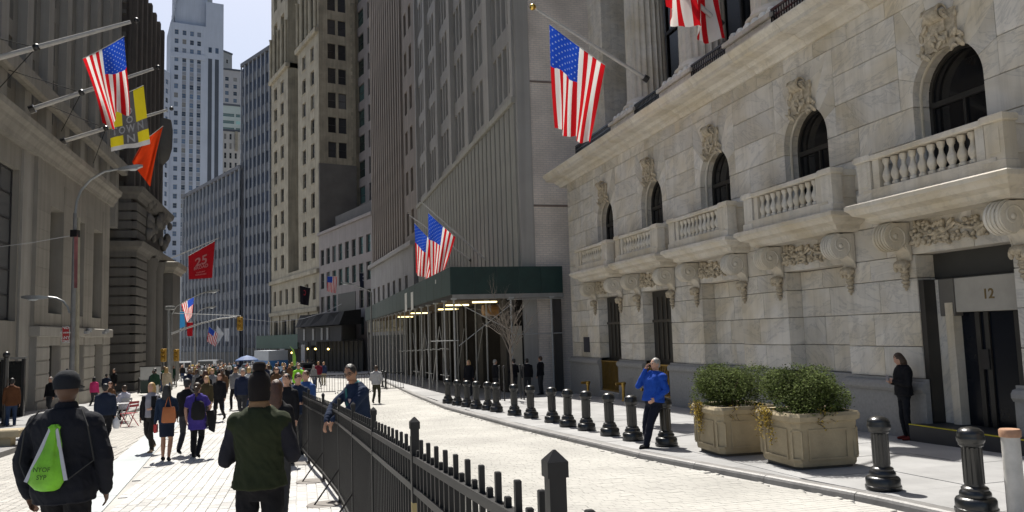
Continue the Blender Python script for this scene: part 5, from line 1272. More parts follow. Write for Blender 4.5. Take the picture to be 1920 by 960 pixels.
# ================================================================== bare tree with stakes
rng = np.random.default_rng(5)
tb = ground(960, 750); tr = thing('bare_street_tree', 'small bare street tree in front of the green shed', 'tree', tb)
M_brk2 = mat('pale_bark', (.20, .17, .14), .8, .3, 12, bump=.4)
trunk = MB().tube([(0, 0, 0), (.02, 0, 1.0), (-.02, 0, 2.0), (.02, 0, 2.5)], [.06, .05, .042, .036], 8); trunk.build('trunk', M_brk2, tr, True)
def grow(mb, p, d, l, r, dep):
    n = 4; pts = [p]; 
    for i in range(n):
        d = (d + Vector(rng.normal(0, .14, 3)) + Vector((0, 0, .06))).normalized(); pts.append(pts[-1] + d * l / n)
    mb.tube(pts, [r * (1 - .55 * i / n) for i in range(n + 1)], 5)
    if dep:
        for k in range(3 if dep > 1 else 3):
            t = rng.integers(1, n + 1); a = rng.uniform(.4, .95); ax = Vector(rng.normal(size=3)).normalized(); grow(mb, pts[t], (Matrix.Rotation(a, 3, ax) @ d).normalized(), l * rng.uniform(.55, .75), r * .52, dep - 1)
for k in range(8):
    mb = MB(); a = k * 2.4; z = 1.7 + .12 * k; dv = Vector((math.cos(a) * .62, math.sin(a) * .62, 1.0 + .1 * k)).normalized(); grow(mb, Vector((0, 0, z)), dv, 1.25, .030, 3); mb.build('branch', M_brk2, tr)
for k, (x, y) in enumerate(((-.45, .2), (.45, .2), (-.4, -.35), (.42, -.35))):
    o = thing('tree_stake', 'dark stake guarding the bare tree, %s corner' % ('left rear', 'right rear', 'left front', 'right front')[k], 'stake', tb + US * y + NS * x, 0, 'stakes around the bare tree')
    MB().tube([(0, 0, 0), (0, 0, 1.35)], .03, 6).build('stake_rod', M_iron, o); MB().ell((0, 0, 1.38), (.05, .05, .05)).build('stake_knob', M_iron, o)
# ================================================================== left edge: gate, post, bench
b = at_s(22, 700, 37.0); zg = gz(37); gt = thing('security_gate', 'dark glazed security gate frame at the left edge', 'gate', (b.x, b.y, zg), A)
MB().box(-1.1, .45, 0, .08, 0, 2.3).build('dark_glazing', mat('gate_glass', (.012, .014, .014), .25, .3, 1), gt)
for x in (-1.1, -.35, .41): MB().box(x - .04, x + .06, -.06, .14, 0, 2.4).build('gate_post', M_iron, gt)
MB().box(-1.2, .5, -.08, .16, 2.38, 2.46).build('top_rail', mat('steel_rail', (.4, .4, .4), .3, .1, 2, metal=.8), gt)
b = ground(8, 800); bp_ = thing('black_post', 'tall black post with ball cap at the left edge', 'post', b)
MB().lathe([(.16, 0), (.16, .1), (.1, .16), (.085, .3), (.08, 2.35), (.1, 2.4)], 12).build('shaft', M_iron, bp_, True); MB().ell((0, 0, 2.5), (.12, .12, .12)).build('ball_cap', M_iron, bp_, True)
b = ground(8, 838); bn_ = thing('stone_bench', 'pale stone bench slab at the left edge', 'bench', b, A)
MB().box(-1.6, .42, -.3, .3, .25, .45, bev=.03).build('seat', M_con, bn_); MB().box(-1.3, .2, -.2, .2, 0, .25).build('bench_base', M_con, bn_)
# ================================================================== people
rng = np.random.default_rng(33)
def cloth_mat(name, col, rough=.9, sheen=.0):
    k = 'cloth_' + name
    if k in MATS: return MATS[k]
    return mat(k, col, rough, .16, 9, bump=.5, bscale=14, spec=.2)
SKIN = {'fair': (.47, .27, .19), 'tan': (.34, .18, .11), 'brown': (.085, .042, .025), 'pale': (.55, .35, .26)}
HAIR = {'black': (.010, .009, .009), 'brown': (.045, .024, .012), 'red': (.11, .035, .012), 'blond': (.42, .27, .10), 'grey': (.28, .27, .25), 'auburn': (.060, .022, .010)}
def skin(n): return mat('skin_' + n, SKIN[n], .55, .08, 12, spec=.4)
def hair(n): return mat('hair_' + n, HAIR[n], .45, .35, 25, bump=.6, bscale=60)
BLK = (.010, .010, .012); NVY = (.012, .018, .040); CHA = (.035, .036, .04)
def limb(mb, pts, rad, m, seg=10):
    pts = [Vector(p) for p in pts]; P = []; Rr = []
    for i in range(len(pts) - 1):
        k = 4
        for j in range(k):
            t = j / k; P.append(pts[i].lerp(pts[i + 1], t)); Rr.append(rad[i] + (rad[i + 1] - rad[i]) * t)
    P.append(pts[-1]); Rr.append(rad[-1]); mb.tube(P, Rr, seg, m)
    for p, r in ((pts[0], rad[0]), (pts[-1], rad[-1])): mb.ell(p, (r, r, r), m, 8, 6)
    for p, r in zip(pts[1:-1], rad[1:-1]): mb.ell(p, (r * 1.02,) * 3, m, 8, 6)
def hand(mb, w, d, up, side, curl, m, sc=1.0):
    """wrist w, direction d (to fingers), up = back of hand, side: thumb side sign"""
    d = Vector(d).normalized(); up = Vector(up); up = (up - d * up.dot(d)).normalized(); x = d.cross(up) * side
    rot = Matrix((x, up, d)).transposed(); c = Vector(w) + d * .045 * sc
    mb.ell(c, (.040 * sc, .016 * sc, .052 * sc), m, 10, 7, rot)
    for i, (o, l) in enumerate(((-.030, .062), (-.010, .075), (.011, .080), (.031, .072))):
        p = c + (x * o + d * .042) * sc; pts = [p]; dd = d.copy()
        for k in range(3):
            dd = (Matrix.Rotation(curl * (.5 + .25 * k) * -side, 3, x * side) @ dd) if 0 else (dd * math.cos(curl * .55) - up * math.sin(curl * .55)).normalized()
            up2 = up; pts.append(pts[-1] + dd * l * sc / 3)
        mb.tube(pts, [.0095 * sc, .009 * sc, .0085 * sc, .006 * sc], 6, m)
    p = c + x * .035 * sc - d * .02 * sc; t = (x * .7 + d * .8 - up * .35).normalized()
    mb.tube([p, p + t * .03 * sc, p + (t + d * .4).normalized() * .062 * sc], [.013 * sc, .011 * sc, .008 * sc], 6, m)
def ell_ring(c, rx, ry, n=18, pw=1.0):
    return [Vector((c[0] + rx * math.cos(2 * math.pi * j / n), c[1] + ry * math.sin(2 * math.pi * j / n), c[2])) for j in range(n)]
def body(sp):
    """sp: dict of pose and build in a 1.75 m frame, facing +y, x to the person's right"""
    g = sp.get; mb = MB(); w = g('w', 1.0); dp = g('d', w); skirt = g('skirt'); long_ = g('hem', .86); th = g('thick', .012)
    # legs
    legs = g('legs') or (((-.09, 0, .90), (-.10, .02, .48), (-.10, -.02, .08)), ((.09, 0, .90), (.10, .02, .48), (.10, -.02, .08)))
    lw = g('lw', 1.0)
    for L_ in legs:
        hip, kn, an = map(Vector, L_)
        if skirt:
            limb(mb, (hip, kn), (.085 * lw, .052), 0); limb(mb, (kn, kn.lerp(an, .35), an), (.052, .055, .033), 0)
        else:
            limb(mb, (hip, hip.lerp(kn, .4), kn), (.092 * lw, .086 * lw, .064 * lw), 3); limb(mb, (kn, kn.lerp(an, .35), an), (.064 * lw, .064 * lw, .05 * lw), 3)
        ft = Vector(g('toe', (0, 1, 0))); fd = (an - kn); fwd = Vector((0, 1, 0)) if abs(fd.y) < .25 else (Vector((0, 1, 0)) + Vector((0, 0, -1)) * max(-.7, min(.7, -fd.y * 1.2)) * 0).normalized()
        tilt = -max(0, kn.y - an.y - .05) * 1.6
        fwd = Vector((0, math.cos(tilt), math.sin(tilt)))
        a0 = an + Vector((0, -.03, -.035)); a1 = an + fwd * .07 + Vector((0, 0, -.05)); a2 = an + fwd * .15 + Vector((0, 0, -.055))
        limb(mb, (a0, a1, a2), (.042, .04, .03), 4, 8)
    up = MB()
    # torso
    T = [(.80, .150, .105, 0), (.88, .172, .122, 0), (.98, .165, .118, 0), (1.08, .150, .108, .0), (1.20, .163, .118, .0), (1.29, .178, .122, -.005), (1.35, .175, .112, -.012), (1.40, .146, .098, -.018), (1.44, .108, .082, -.018), (1.475, .074, .068, -.015)]
    rings = []
    for z, rx, ry, yo in T:
        if z < long_ - .001 and not skirt: continue
        fl = g('flare', 0) * max(0, (1.0 - z)) ; rings.append(ell_ring((0, yo, z), (rx + th) * w + fl, (ry + th) * dp + fl))
    if not skirt and long_ < .80: rings.insert(0, ell_ring((0, 0, long_), (.165 + th) * w + g('flare', 0) * .2, (.118 + th) * dp + g('flare', 0) * .2))
    up.loft(rings, 2)
    # pelvis in trouser colour
    if not skirt: mb.loft([ell_ring((0, 0, .78), .12 * w, .09 * dp), ell_ring((0, 0, .86), .165 * w, .115 * dp), ell_ring((0, 0, .98), .155 * w, .11 * dp), ell_ring((0, 0, 1.04), .13 * w, .09 * dp)], 3)
    else: mb.loft([ell_ring((0, 0, skirt), .165 * w, .125 * dp), ell_ring((0, 0, .72), .172 * w, .13 * dp), ell_ring((0, 0, .9), .178 * w, .13 * dp), ell_ring((0, 0, 1.06), .145 * w, .105 * dp)], 3)
    # shoulders
    for sx in (-1, 1): up.ell((sx * .160 * w, -.012, 1.352), (.058 * w + th, .062 * w + th, .060 + th), 2, 10, 7)
    # neck, head
    nk = MB(); nk.tube([(0, -.02, 1.42), (0, -.005, 1.50), (0, .005, 1.56)], [.062, .056, .056], 10, 0)
    if g('collar', 0): nk.tube([(0, -.022, 1.42), (0, -.012, 1.47), (0, -.008, 1.47 + g('collar'))], [.085 * w, .08, .074], 12, 5 if g('collar_own') else 2)
    for v in nk.v: pass
    hd = MB()
    hd.ell((0, .005, 1.645), (.075, .093, .108), 0, 14, 10); hd.ell((0, .022, 1.59), (.058, .070, .062), 0, 10, 7)
    hd.ell((0, .103, 1.625), (.013, .018, .024), 0, 6, 5); hd.ell((0, .095, 1.645), (.009, .014, .03), 0, 6, 5)
    hd.ell((0, .088, 1.572), (.03, .018, .01), 0, 8, 5)
    for sx in (-1, 1): hd.ell((sx * .077, -.005, 1.63), (.012, .022, .032), 0, 6, 5)
    hs = g('hair', 'short')
    if hs != 'bald':
        hd.ell((0, -.014, 1.668), (.084, .098, .098), 1, 14, 10)
        hd.ell((0, -.045, 1.625), (.078, .062, .075), 1, 12, 8)
    if hs == 'long':
        hd.loft([ell_ring((0, -.03, 1.70), .07, .07), ell_ring((0, -.045, 1.62), .095, .075), ell_ring((0, -.065, 1.52), .105, .06), ell_ring((0, -.085, 1.42), .10, .045), ell_ring((0, -.095, 1.34), .07, .03)], 1)
    if hs == 'bob': hd.loft([ell_ring((0, -.02, 1.72), .07, .07), ell_ring((0, -.03, 1.64), .10, .085), ell_ring((0, -.035, 1.55), .11, .08), ell_ring((0, -.04, 1.48), .085, .06)], 1)
    if hs == 'pony': hd.tube([(0, -.09, 1.66), (0, -.14, 1.64), (.01, -.15, 1.55), (.015, -.13, 1.44)], [.03, .04, .045, .02], 8, 1)
    M = Matrix.Translation((0, 0, 1.50)) @ Matrix.Rotation(R(g('yaw', 0)), 4, 'Z') @ Matrix.Rotation(R(-g('nod', 0)), 4, 'X') @ Matrix.Translation((0, 0, -1.522))
    hd.v = [tuple(M @ Vector(v)) for v in hd.v]
    head_M = M
    # arms given in the torso frame
    arms = g('arms') or (((-.215, 0, 1.10), (-.235, .05, .86)), ((.215, 0, 1.10), (.235, .05, .86)))
    aw = g('aw', 1.0) * (1 + th * 4)
    for i, (el, wr) in enumerate(arms):
        sx = -1 if i == 0 else 1; sh = Vector((sx * .172 * w, -.012, 1.352)); el, wr = Vector(el), Vector(wr)
        el = Vector((el.x * (w if abs(el.x) < .3 else 1), el.y, el.z))
        sl_ = g('sleeve', 'long'); mu = 6 if g('sleeve_own') else 2
        if sl_ == 'long':
            limb(up, (sh, sh.lerp(el, .4), el), (.062 * aw, .058 * aw, .049 * aw), mu); limb(up, (el, el.lerp(wr, .4), wr), (.047 * aw, .045 * aw, .034 * aw), mu)
        else:
            limb(up, (sh, sh.lerp(el, .6)), (.058 * aw, .055 * aw), mu); limb(up, (sh.lerp(el, .4), el), (.043, .038), 0); limb(up, (el, el.lerp(wr, .4), wr), (.038, .036, .026), 0)
        hdv = (wr - el).normalized(); hd_ = g('hands', {}).get(i)
        if hd_: hand(up, wr + hdv * .01, hd_[0], hd_[1], hd_[2], hd_[3], 0)
        else: hand(up, wr + hdv * .01, (hdv + Vector((0, .15, 0))), (sx, 0, 0), 1 if i == 0 else -1, .55, 0)
    LM = Matrix.Translation((0, 0, .92)) @ Matrix.Rotation(R(-g('lean', 0)), 4, 'X') @ Matrix.Rotation(R(g('turn', 0)), 4, 'Z') @ Matrix.Translation((0, 0, -.92))
    for q in (up, nk, hd): mb.add([LM @ Vector(v) for v in q.v], [], 0) if 0 else None
    for q in (up, nk, hd):
        k = len(mb.v); mb.v += [tuple(LM @ Vector(v)) for v in q.v]; mb.f += [tuple(i + k for i in f) for f in q.f]; mb.m += q.m
    return mb, LM, LM @ head_M
def remesh(mb, vox, mats, name='person_body', smooth=4):
    me0 = bpy.data.meshes.new('tmp'); me0.from_pydata(mb.v, [], mb.f); me0.validate(); fix_normals(me0)
    o = bpy.data.objects.new('tmp', me0); COL.objects.link(o)
    md = o.modifiers.new('r', 'REMESH'); md.mode = 'VOXEL'; md.voxel_size = vox
    ms = o.modifiers.new('s', 'SMOOTH'); ms.iterations = smooth; ms.factor = .5
    dg = bpy.context.evaluated_depsgraph_get(); me = bpy.data.meshes.new_from_object(o.evaluated_get(dg)); bpy.data.objects.remove(o); bpy.data.meshes.remove(me0)
    tree = BVHTree.FromPolygons(mb.v, mb.f); idx = []
    pri = {4: -.004}
    for p in me.polygons:
        h_ = tree.find_nearest(p.center); idx.append(mb.m[h_[2]])
    me.materials.clear()
    for m in mats: me.materials.append(m)
    if vox < .017:          # cloth folds: soft irregular relief on the clothed parts
        from mathutils import noise
        on = [False] * len(me.vertices)
        for p, i in zip(me.polygons, idx):
            if i in (2, 3, 6):
                for v in p.vertices: on[v] = True
        nr = [v.normal.copy() for v in me.vertices]; sd_ = rng.uniform(0, 50)
        for v in me.vertices:
            if on[v.index]:
                c = v.co; d = .011 * noise.noise(Vector((c.x * 7 + sd_, c.y * 7, c.z * 4 + c.x * 5))) + .006 * (1 - abs(noise.noise(Vector((c.x * 12, c.y * 12 + sd_, c.z * 15 + c.x * 14)))) * 2)
                v.co = c + nr[v.index] * d
    me.polygons.foreach_set('material_index', idx); me.polygons.foreach_set('use_smooth', [True] * len(idx)); me.name = name
    return me
def person(label, pos, h, heading, sp, vox=.013, group=None, face=False):
    sp = dict(sp); o = thing('person', label, 'person', pos, R(heading), group)
    mb, LM, HM = body(sp)
    c = sp.get('col', {})
    mats = [skin(sp.get('skin', 'fair')), hair(sp.get('hc', 'brown')), cloth_mat(*c.get('top', ('black', BLK))), cloth_mat(*c.get('bot', ('charcoal', CHA))), cloth_mat(*c.get('shoe', ('black', BLK))), cloth_mat(*c.get('col', ('tan_collar', (.25, .15, .08)))), cloth_mat(*c.get('sleeve', ('charcoal', CHA)))]
    k = h / 1.75
    b = link('body', remesh(mb, vox, mats), o); b.scale = (k, k, k)
    if face:
        fc = MB()
        for sx in (-1, 1): fc.ell((sx * .031, .092, 1.648), (.012, .008, .007), 0, 8, 5)
        e = fc; e.v = [tuple(HM @ Vector(v)) for v in e.v]; e.build('eyes', mat('eye_dark', (.02, .015, .012), .3, 0, 1), b)
        mo = MB().ell((0, .104, 1.573), (.024, .006, .005), 0, 8, 5); mo.v = [tuple(HM @ Vector(v)) for v in mo.v]; mo.build('mouth', mat('lip', (.30, .11, .09), .5, 0, 1), b)
        br = MB()
        for sx in (-1, 1): br.tube([(sx * .014, .098, 1.668), (sx * .032, .094, 1.674), (sx * .05, .08, 1.668)], .005, 5)
        br.v = [tuple(HM @ Vector(v)) for v in br.v]; br.build('eyebrows', hair(sp.get('hc', 'brown')), b)
    o['_k'] = 0; del o['_k']
    return o, b, LM, HM
def put(px, top, s=None, feet=None, dz=ROAD):
    if feet is not None: p = ground(px, feet, dz)
    else:
        q = at_s(px, top + 60, s); s_, n_ = sn(q); p = SN(s, n_, gz(s, n_) + dz)
    s_ = sn(p)[0]; h = at_s(px, top, s_).z - p.z
    return p, h
def child(mb, name, m, b, T=None, smooth=True):
    if T is not None: mb.v = [tuple(T @ Vector(v)) for v in mb.v]
    return mb.build(name, m, b, smooth)
WALK1 = (((-.09, 0, .90), (-.095, .16, .50), (-.095, .10, .09)), ((.09, 0, .90), (.095, .02, .47), (.095, -.30, .17)))
WALK2 = (((-.09, 0, .90), (-.095, .03, .47), (-.095, -.26, .16)), ((.09, 0, .90), (.095, .17, .50), (.095, .13, .09)))
SWING = (((-.225, -.10, 1.12), (-.235, -.08, .87)), ((.225, .08, 1.12), (.225, .22, .92)))
SWING2 = (((-.225, .08, 1.12), (-.225, .22, .92)), ((.225, -.10, 1.12), (.235, -.08, .87)))
HOLD = (((-.25, .02, 1.10), (-.10, .26, 1.16)), ((.25, .02, 1.10), (.10, .26, 1.16)))
# ---- 1 man in black with the green bag
p, h = put(125, 697, s=7.4); h = at_s(126, 697, 7.4).z - p.z
man, b, LM, HM = person('large man in black jacket and cap walking away with lime green drawstring bag', p, h, 6, dict(w=1.14, d=1.2, thick=.032, hem=.79, flare=.03, hair='bald', skin='brown', hc='black', aw=1.2, lw=1.1, collar=.045, legs=WALK1,
    arms=(((-.255, -.04, 1.10), (-.275, .03, .85)), ((.255, -.04, 1.10), (.275, .05, .86))), col=dict(top=('black_fleece', (.011, .012, .017)), bot=('black', BLK))), .0095)
cp = MB(); cp.loft([ell_ring((0, -.005, z), r1_, r2_, 20) for z, r1_, r2_ in ((1.645, .088, .108), (1.70, .092, .112), (1.745, .080, .098), (1.775, .052, .066), (1.787, .01, .012))])
cap_ = child(cp, 'cap', cloth_mat('cap_black', (.014, .016, .02)), b, HM)
child(MB().loft([[(x, .08 + .09 * math.cos(x * 12), 1.655 - .02 * math.cos(x * 12) + z) for x in (-.075, -.04, 0, .04, .075)] + [(x, .05, 1.665 + z) for x in (.075, -.075)] for z in (0, .006)]), 'cap_visor', MATS['cloth_cap_black'], b, HM)
child(MB().ell((0, -.005, 1.79), (.01, .01, .007)), 'cap_button', MATS['cloth_cap_black'], b, HM)
# drawstring bag
bag = thing('drawstring_bag', 'lime green drawstring bag on the back of the man in black', 'bag', p, R(6)); kb = h / 1.75; YB = -.185
M_lime = mat('lime_nylon', (.14, .40, .010), .55, .35, 7, bump=.5, bscale=9)
rings = []
for z, rx, ry, xo in ((.90, .05, .02, -.03), (.915, .085, .04, -.03), (.965, .122, .06, -.035), (1.05, .108, .062, -.03), (1.16, .075, .05, -.015), (1.26, .055, .036, 0), (1.33, .032, .026, .005), (1.355, .042, .028, .005), (1.375, .02, .018, .005)):
    q = []
    for j in range(28):
        a = 2 * math.pi * j / 28; f = 1 + (.15 * math.sin(a * 7 + z * 3) * min(1, max(0, (z - .95) * 4)) if z > .95 else 0); q.append((xo + rx * f * math.cos(a), YB - ry * .4 + ry * f * math.sin(a) - max(0, .03 * (1.2 - z)), z))
    rings.append(q)
bg_ = MB(); bg_.v = []; bg_.loft(rings); bo_ = bg_.build('bag_body', M_lime, bag, True); bo_.scale = (kb,) * 3
for sx in (-1, 1):
    st = MB().bar((.005 + sx * .02, YB - .03, 1.345), (-.03 + sx * .138, YB - .05, .975), .006, .026, up=(1, 0, .5)).build('grey_strap', mat('strap_grey', (.40, .40, .45), .7, .1, 5), bag); st.scale = (kb,) * 3
    st = MB().tube([(-.03 + sx * .138, YB - .03, .975), (sx * .26, YB + .05, 1.1), (sx * .22, YB + .03, 1.35), (sx * .15, -.10, 1.47)], .006, 5).build('cord', mat('cord_black', (.02, .02, .02), .8, 0, 1), bag); st.scale = (kb,) * 3
for t, z, sz in (('NYOF', 1.065, .046), ('SYP', 1.01, .046)):
    tm = text_mesh(t, sz, .0006); tm.materials.append(mat('bag_print', (.03, .07, .01), .8, 0, 1))
    for v in tm.vertices: v.co = Vector((v.co.x * .95, 0, v.co.y))
    to = link('lettering', tm, bag, ((-.035) * kb, (YB - .108) * kb, z * kb)); to.rotation_euler = (R(-8), R(3), 0); to.scale = (kb,) * 3
# ---- 2 man in green vest
p, h = put(487, 665, s=6.8); h = 1.85
o, b, LM, HM = person('man in olive green padded vest and dark hat seen from behind near the fence', p, h, 3, dict(w=.97, d=1.05, thick=.03, hem=.83, flare=.12, hair='bald', hc='black', skin='brown', collar=.05, collar_own=1, sleeve_own=1, aw=1.0,
    arms=(((-.262, .0, 1.08), (-.12, .24, 1.19)), ((.262, .0, 1.10), (.12, .24, 1.19))), col=dict(top=('olive_vest', (.022, .028, .013)), bot=('black', BLK), sleeve=('dark_fleece', (.018, .018, .024)))), .0095)
child(MB().loft([ell_ring((0, -.008, z), r1_, r2_, 18) for z, r1_, r2_ in ((1.545, .074, .086), (1.57, .080, .094), (1.65, .083, .106), (1.70, .081, .103), (1.74, .068, .086), (1.765, .042, .055))]), 'knit_hat', cloth_mat('hat_black', (.012, .010, .010)), b, HM)
child(MB().lathe([(.036, 1.765), (.046, 1.78), (.050, 1.805), (.045, 1.828), (.03, 1.84), (.015, 1.835)], 18, (0, -.01, 0)), 'hat_bun', MATS['cloth_hat_black'], b, HM)
for z in (.90,): child(MB().loft([ell_ring((0, 0, z + dz_), .236 - e, .185 - e, 28) for dz_, e in ((-.012, .01), (0, 0), (.012, .01))], caps=False) if 0 else MB().tube([(.196 * math.cos(t) , .152 * math.sin(t), z) for t in [2 * math.pi * i / 32 for i in range(33)]], .006, 5), 'vest_seam', cloth_mat('vest_seam', (.02, .024, .012)), b, LM)
# ---- 3 woman with red hair
p, h = put(519, 690, s=11.0)
person('woman with long auburn hair partly hidden behind the man in the vest', p, min(h, 1.82), -10, dict(hair='long', hc='auburn', w=.95, skin='fair', col=dict(top=('black', BLK))), .012)
# ---- 4 man leaning on the fence
p = SN(12.8, .93, gz(12.8, 1) + ROAD); h = 2.03
o, b, LM, HM = person('man in navy suit and glasses leaning his arms on the fence', p, h, 15 + 118, dict(w=1.08, thick=.02, lean=14, hem=.80, hair='short', hc='black', skin='tan', yaw=32, nod=3, collar=.012, collar_own=1,
    arms=(((-.22, .24, 1.22), (-.10, .46, 1.13)), ((.22, .26, 1.22), (.06, .47, 1.11))), hands={0: ((0.2, .5, -.9), (0, .8, .5), 1, .5), 1: ((-.2, .6, -.7), (0, .8, .5), -1, .5)},
    col=dict(top=('navy_suit', (.014, .024, .052)), bot=('navy', NVY), col=('teal_shirt', (.10, .26, .27)))), .009, face=True)
gl = MB()
for sx in (-1, 1): gl.tube([(sx * .033 + .026 * math.cos(t), .104 - .004 * abs(math.cos(t)), 1.645 + .017 * math.sin(t)) for t in [2 * math.pi * i / 14 for i in range(15)]], .0032, 5); gl.tube([(sx * .058, .10, 1.65), (sx * .08, .0, 1.65)], .003, 5)
gl.tube([(-.008, .108, 1.648), (.008, .108, 1.648)], .003, 5); child(gl, 'glasses', M_iron, b, HM)
child(MB().box(-.11, -.05, .145, .152, 1.25, 1.31), 'name_badge', mat('badge', (.5, .35, .33), .7, .2, 5), b, LM, False)
child(MB().loft([[(-.02, .12, 1.44), (.02, .12, 1.44), (.02, .13, 1.42), (-.02, .13, 1.42)], [(-.03, .155, 1.2), (.03, .155, 1.2), (.03, .16, 1.2), (-.03, .16, 1.2)]]), 'tie', cloth_mat('teal_tie', (.03, .12, .12)), b, LM)
# ---- 6 grey jacket walker
p, h = put(706, 685, feet=757)
person('man in two tone grey jacket walking away on the sunlit roadway', p, max(1.68, min(h, 1.8)), -4, dict(w=1.12, thick=.03, hem=.88, hc='brown', legs=WALK2, arms=(((-.26, -.02, 1.12), (-.17, .14, .98)), ((.26, -.02, 1.12), (.17, .14, .98))), col=dict(top=('pale_grey', (.33, .33, .34)), bot=('dark_olive', (.035, .035, .022)))), .014)
# ---- 7 man in blue jacket on phone
pb = ground(1250, 836); p = ground(1222, 838); h = 1.80
LB = (((-.09, -.02, .86), (-.10, .17, .47), (-.10, .30, .08)), ((.09, -.02, .86), (.10, .13, .47), (.06, .16, .08)))
o, b, LM, HM = person('grey haired man in bright blue jacket on phone, leaning on a bollard', p + NS * .08, h, 15 + 104, dict(w=1.26, thick=.034, hem=.86, lw=1.12, hc='grey', skin='fair', nod=8, collar=.02, collar_own=1, legs=LB,
    lean=-9, arms=(((-.25, -.06, 1.12), (-.20, .10, .93)), ((.25, .16, 1.15), (.13, .15, 1.48))), hands={1: ((-.3, -.1, .9), (1, .3, 0), -1, .7)},
    col=dict(top=('royal_blue', (.012, .060, .34)), bot=('navy_trousers', (.010, .012, .022)), col=('white_shirt', (.6, .6, .58)))), .0105, face=True)
child(MB().box(.074, .088, .02, .075, 1.58, 1.69), 'phone', M_iron, b, HM, False)
child(MB().loft([[(-.02, .125, 1.42), (.02, .125, 1.42), (.02, .135, 1.42), (-.02, .135, 1.42)], [(-.03, .165, 1.0), (.03, .165, 1.0), (.03, .17, 1.0), (-.03, .17, 1.0)]]), 'red_tie', cloth_mat('red_tie', (.30, .02, .03)), b, LM)
# ---- 8 woman by the wall
p, h = put(1693, 655, feet=814, dz=0); s_, n_ = sn(p); s_ = sn(at_n(1695, 740, 11.62))[0]; p = SN(s_, 11.62, gz(s_, 11))
o, b, LM, HM = person('woman in black jacket looking down at her phone against the marble wall', p, 1.74, 15 + 75, dict(w=1.08, thick=.03, hem=.84, hair='bob', hc='brown', skin='fair', nod=28, arms=(((-.23, .02, 1.10), (-.06, .21, 1.16)), ((.23, .02, 1.10), (.06, .21, 1.14))), lw=.85, col=dict(top=('black', BLK), bot=('black_jeans', (.010, .011, .015)), shoe=('dark_red', (.12, .018, .014)))), .012)
child(MB().box(-.035, .035, .30, .312, 1.17, 1.29), 'phone', mat('phone_grey', (.15, .15, .17), .3, 0, 1), b, LM, False)
child(MB().box(.225, .235, -.03, .03, 1.25, 1.30), 'sleeve_patch', mat('patch_pale', (.5, .42, .42), .8, .3, 9), b, LM, False)
# ---- 9 woman with orange bag
p, h = put(312, 714, feet=864)
o, b, LM, HM = person('woman in navy jacket and skirt walking away with orange tote bag', p, 1.68, 12, dict(w=.95, thick=.018, skirt=.55, hair='long', hc='black', skin='tan', legs=(((-.08, 0, .9), (-.085, .06, .48), (-.085, .03, .09)), ((.08, 0, .9), (.08, .03, .47), (.075, -.14, .10))), hem=.86, arms=(((-.22, -.02, 1.12), (-.25, .02, .87)), ((.20, .14, 1.15), (.15, .30, 1.25))), col=dict(top=('navy_jacket', (.012, .022, .045)), bot=('navy_skirt', (.010, .014, .028)))), .013)
tb_ = thing('tote_bag', 'orange leather tote bag on the back of the woman in navy', 'bag', p, R(12))
MB().loft([[(x0, -.20 - t, z), (x1, -.20 - t, z), (x1, -.19 + t * .3, z), (x0, -.19 + t * .3, z)] for z, x0, x1, t in ((.84, -.02, .20, .03), (.86, -.06, .23, .06), (1.0, -.055, .225, .06), (1.16, -.04, .20, .03), (1.18, -.04, .19, .015))]).build('bag_body', mat('orange_leather', (.34, .10, .022), .5, .2, 5), tb_, True)
MB().tube([(.0, -.22, 1.17), (.03, -.17, 1.32), (.06, -.09, 1.42), (.09, -.17, 1.32), (.13, -.22, 1.17)], .009, 5).build('strap', MATS['orange_leather'], tb_)
MB().box(-.26, -.2, -.06, .1, .62, .80).build('red_pouch', mat('red_pouch', (.4, .02, .02), .6, .1, 5), tb_)
# ---- 10 woman in purple
p, h = put(369, 712, feet=859)
o, b, LM, HM = person('woman in purple tunic with black backpack walking away', p, 1.69, 8, dict(w=1.06, thick=.02, hem=.66, flare=.06, hair='pony', hc='brown', skin='fair', sleeve='short', legs=WALK1, arms=(((-.24, -.02, 1.12), (-.25, .04, .88)), ((.30, -.02, 1.16), (.20, .10, 1.02))), col=dict(top=('purple', (.05, .034, .20)), bot=('black', BLK))), .013)
bk = thing('backpack', 'black backpack slung on the woman in purple', 'bag', p, R(8)); mb = MB(); mb.loft([ell_ring((.07, -.21, z), rx, ry, 14) for z, rx, ry in ((.86, .10, .05), (.92, .15, .09), (1.1, .15, .10), (1.24, .12, .07), (1.28, .06, .04))]); mb.build('pack_body', cloth_mat('pack_black', (.012, .012, .013)), bk, True)
MB().tube([(.0, -.2, 1.26), (.0, -.09, 1.42), (.02, .05, 1.40)], .016, 6).build('strap', MATS['cloth_pack_black'], bk)
jk = thing('carried_jacket', 'black jacket draped over the arm of the woman in purple', 'jacket', p, R(8)); MB().loft([[(.20, -.05, 1.03), (.34, -.02, 1.05), (.36, .08, 1.04), (.24, .10, 1.02)], [(.24, -.08, .9), (.40, -.05, .88), (.40, .10, .88), (.26, .12, .88)], [(.26, -.06, .62), (.37, -.04, .55), (.37, .06, .56), (.27, .08, .6)]]).build('jacket_cloth', cloth_mat('pack_black', BLK), jk, True)
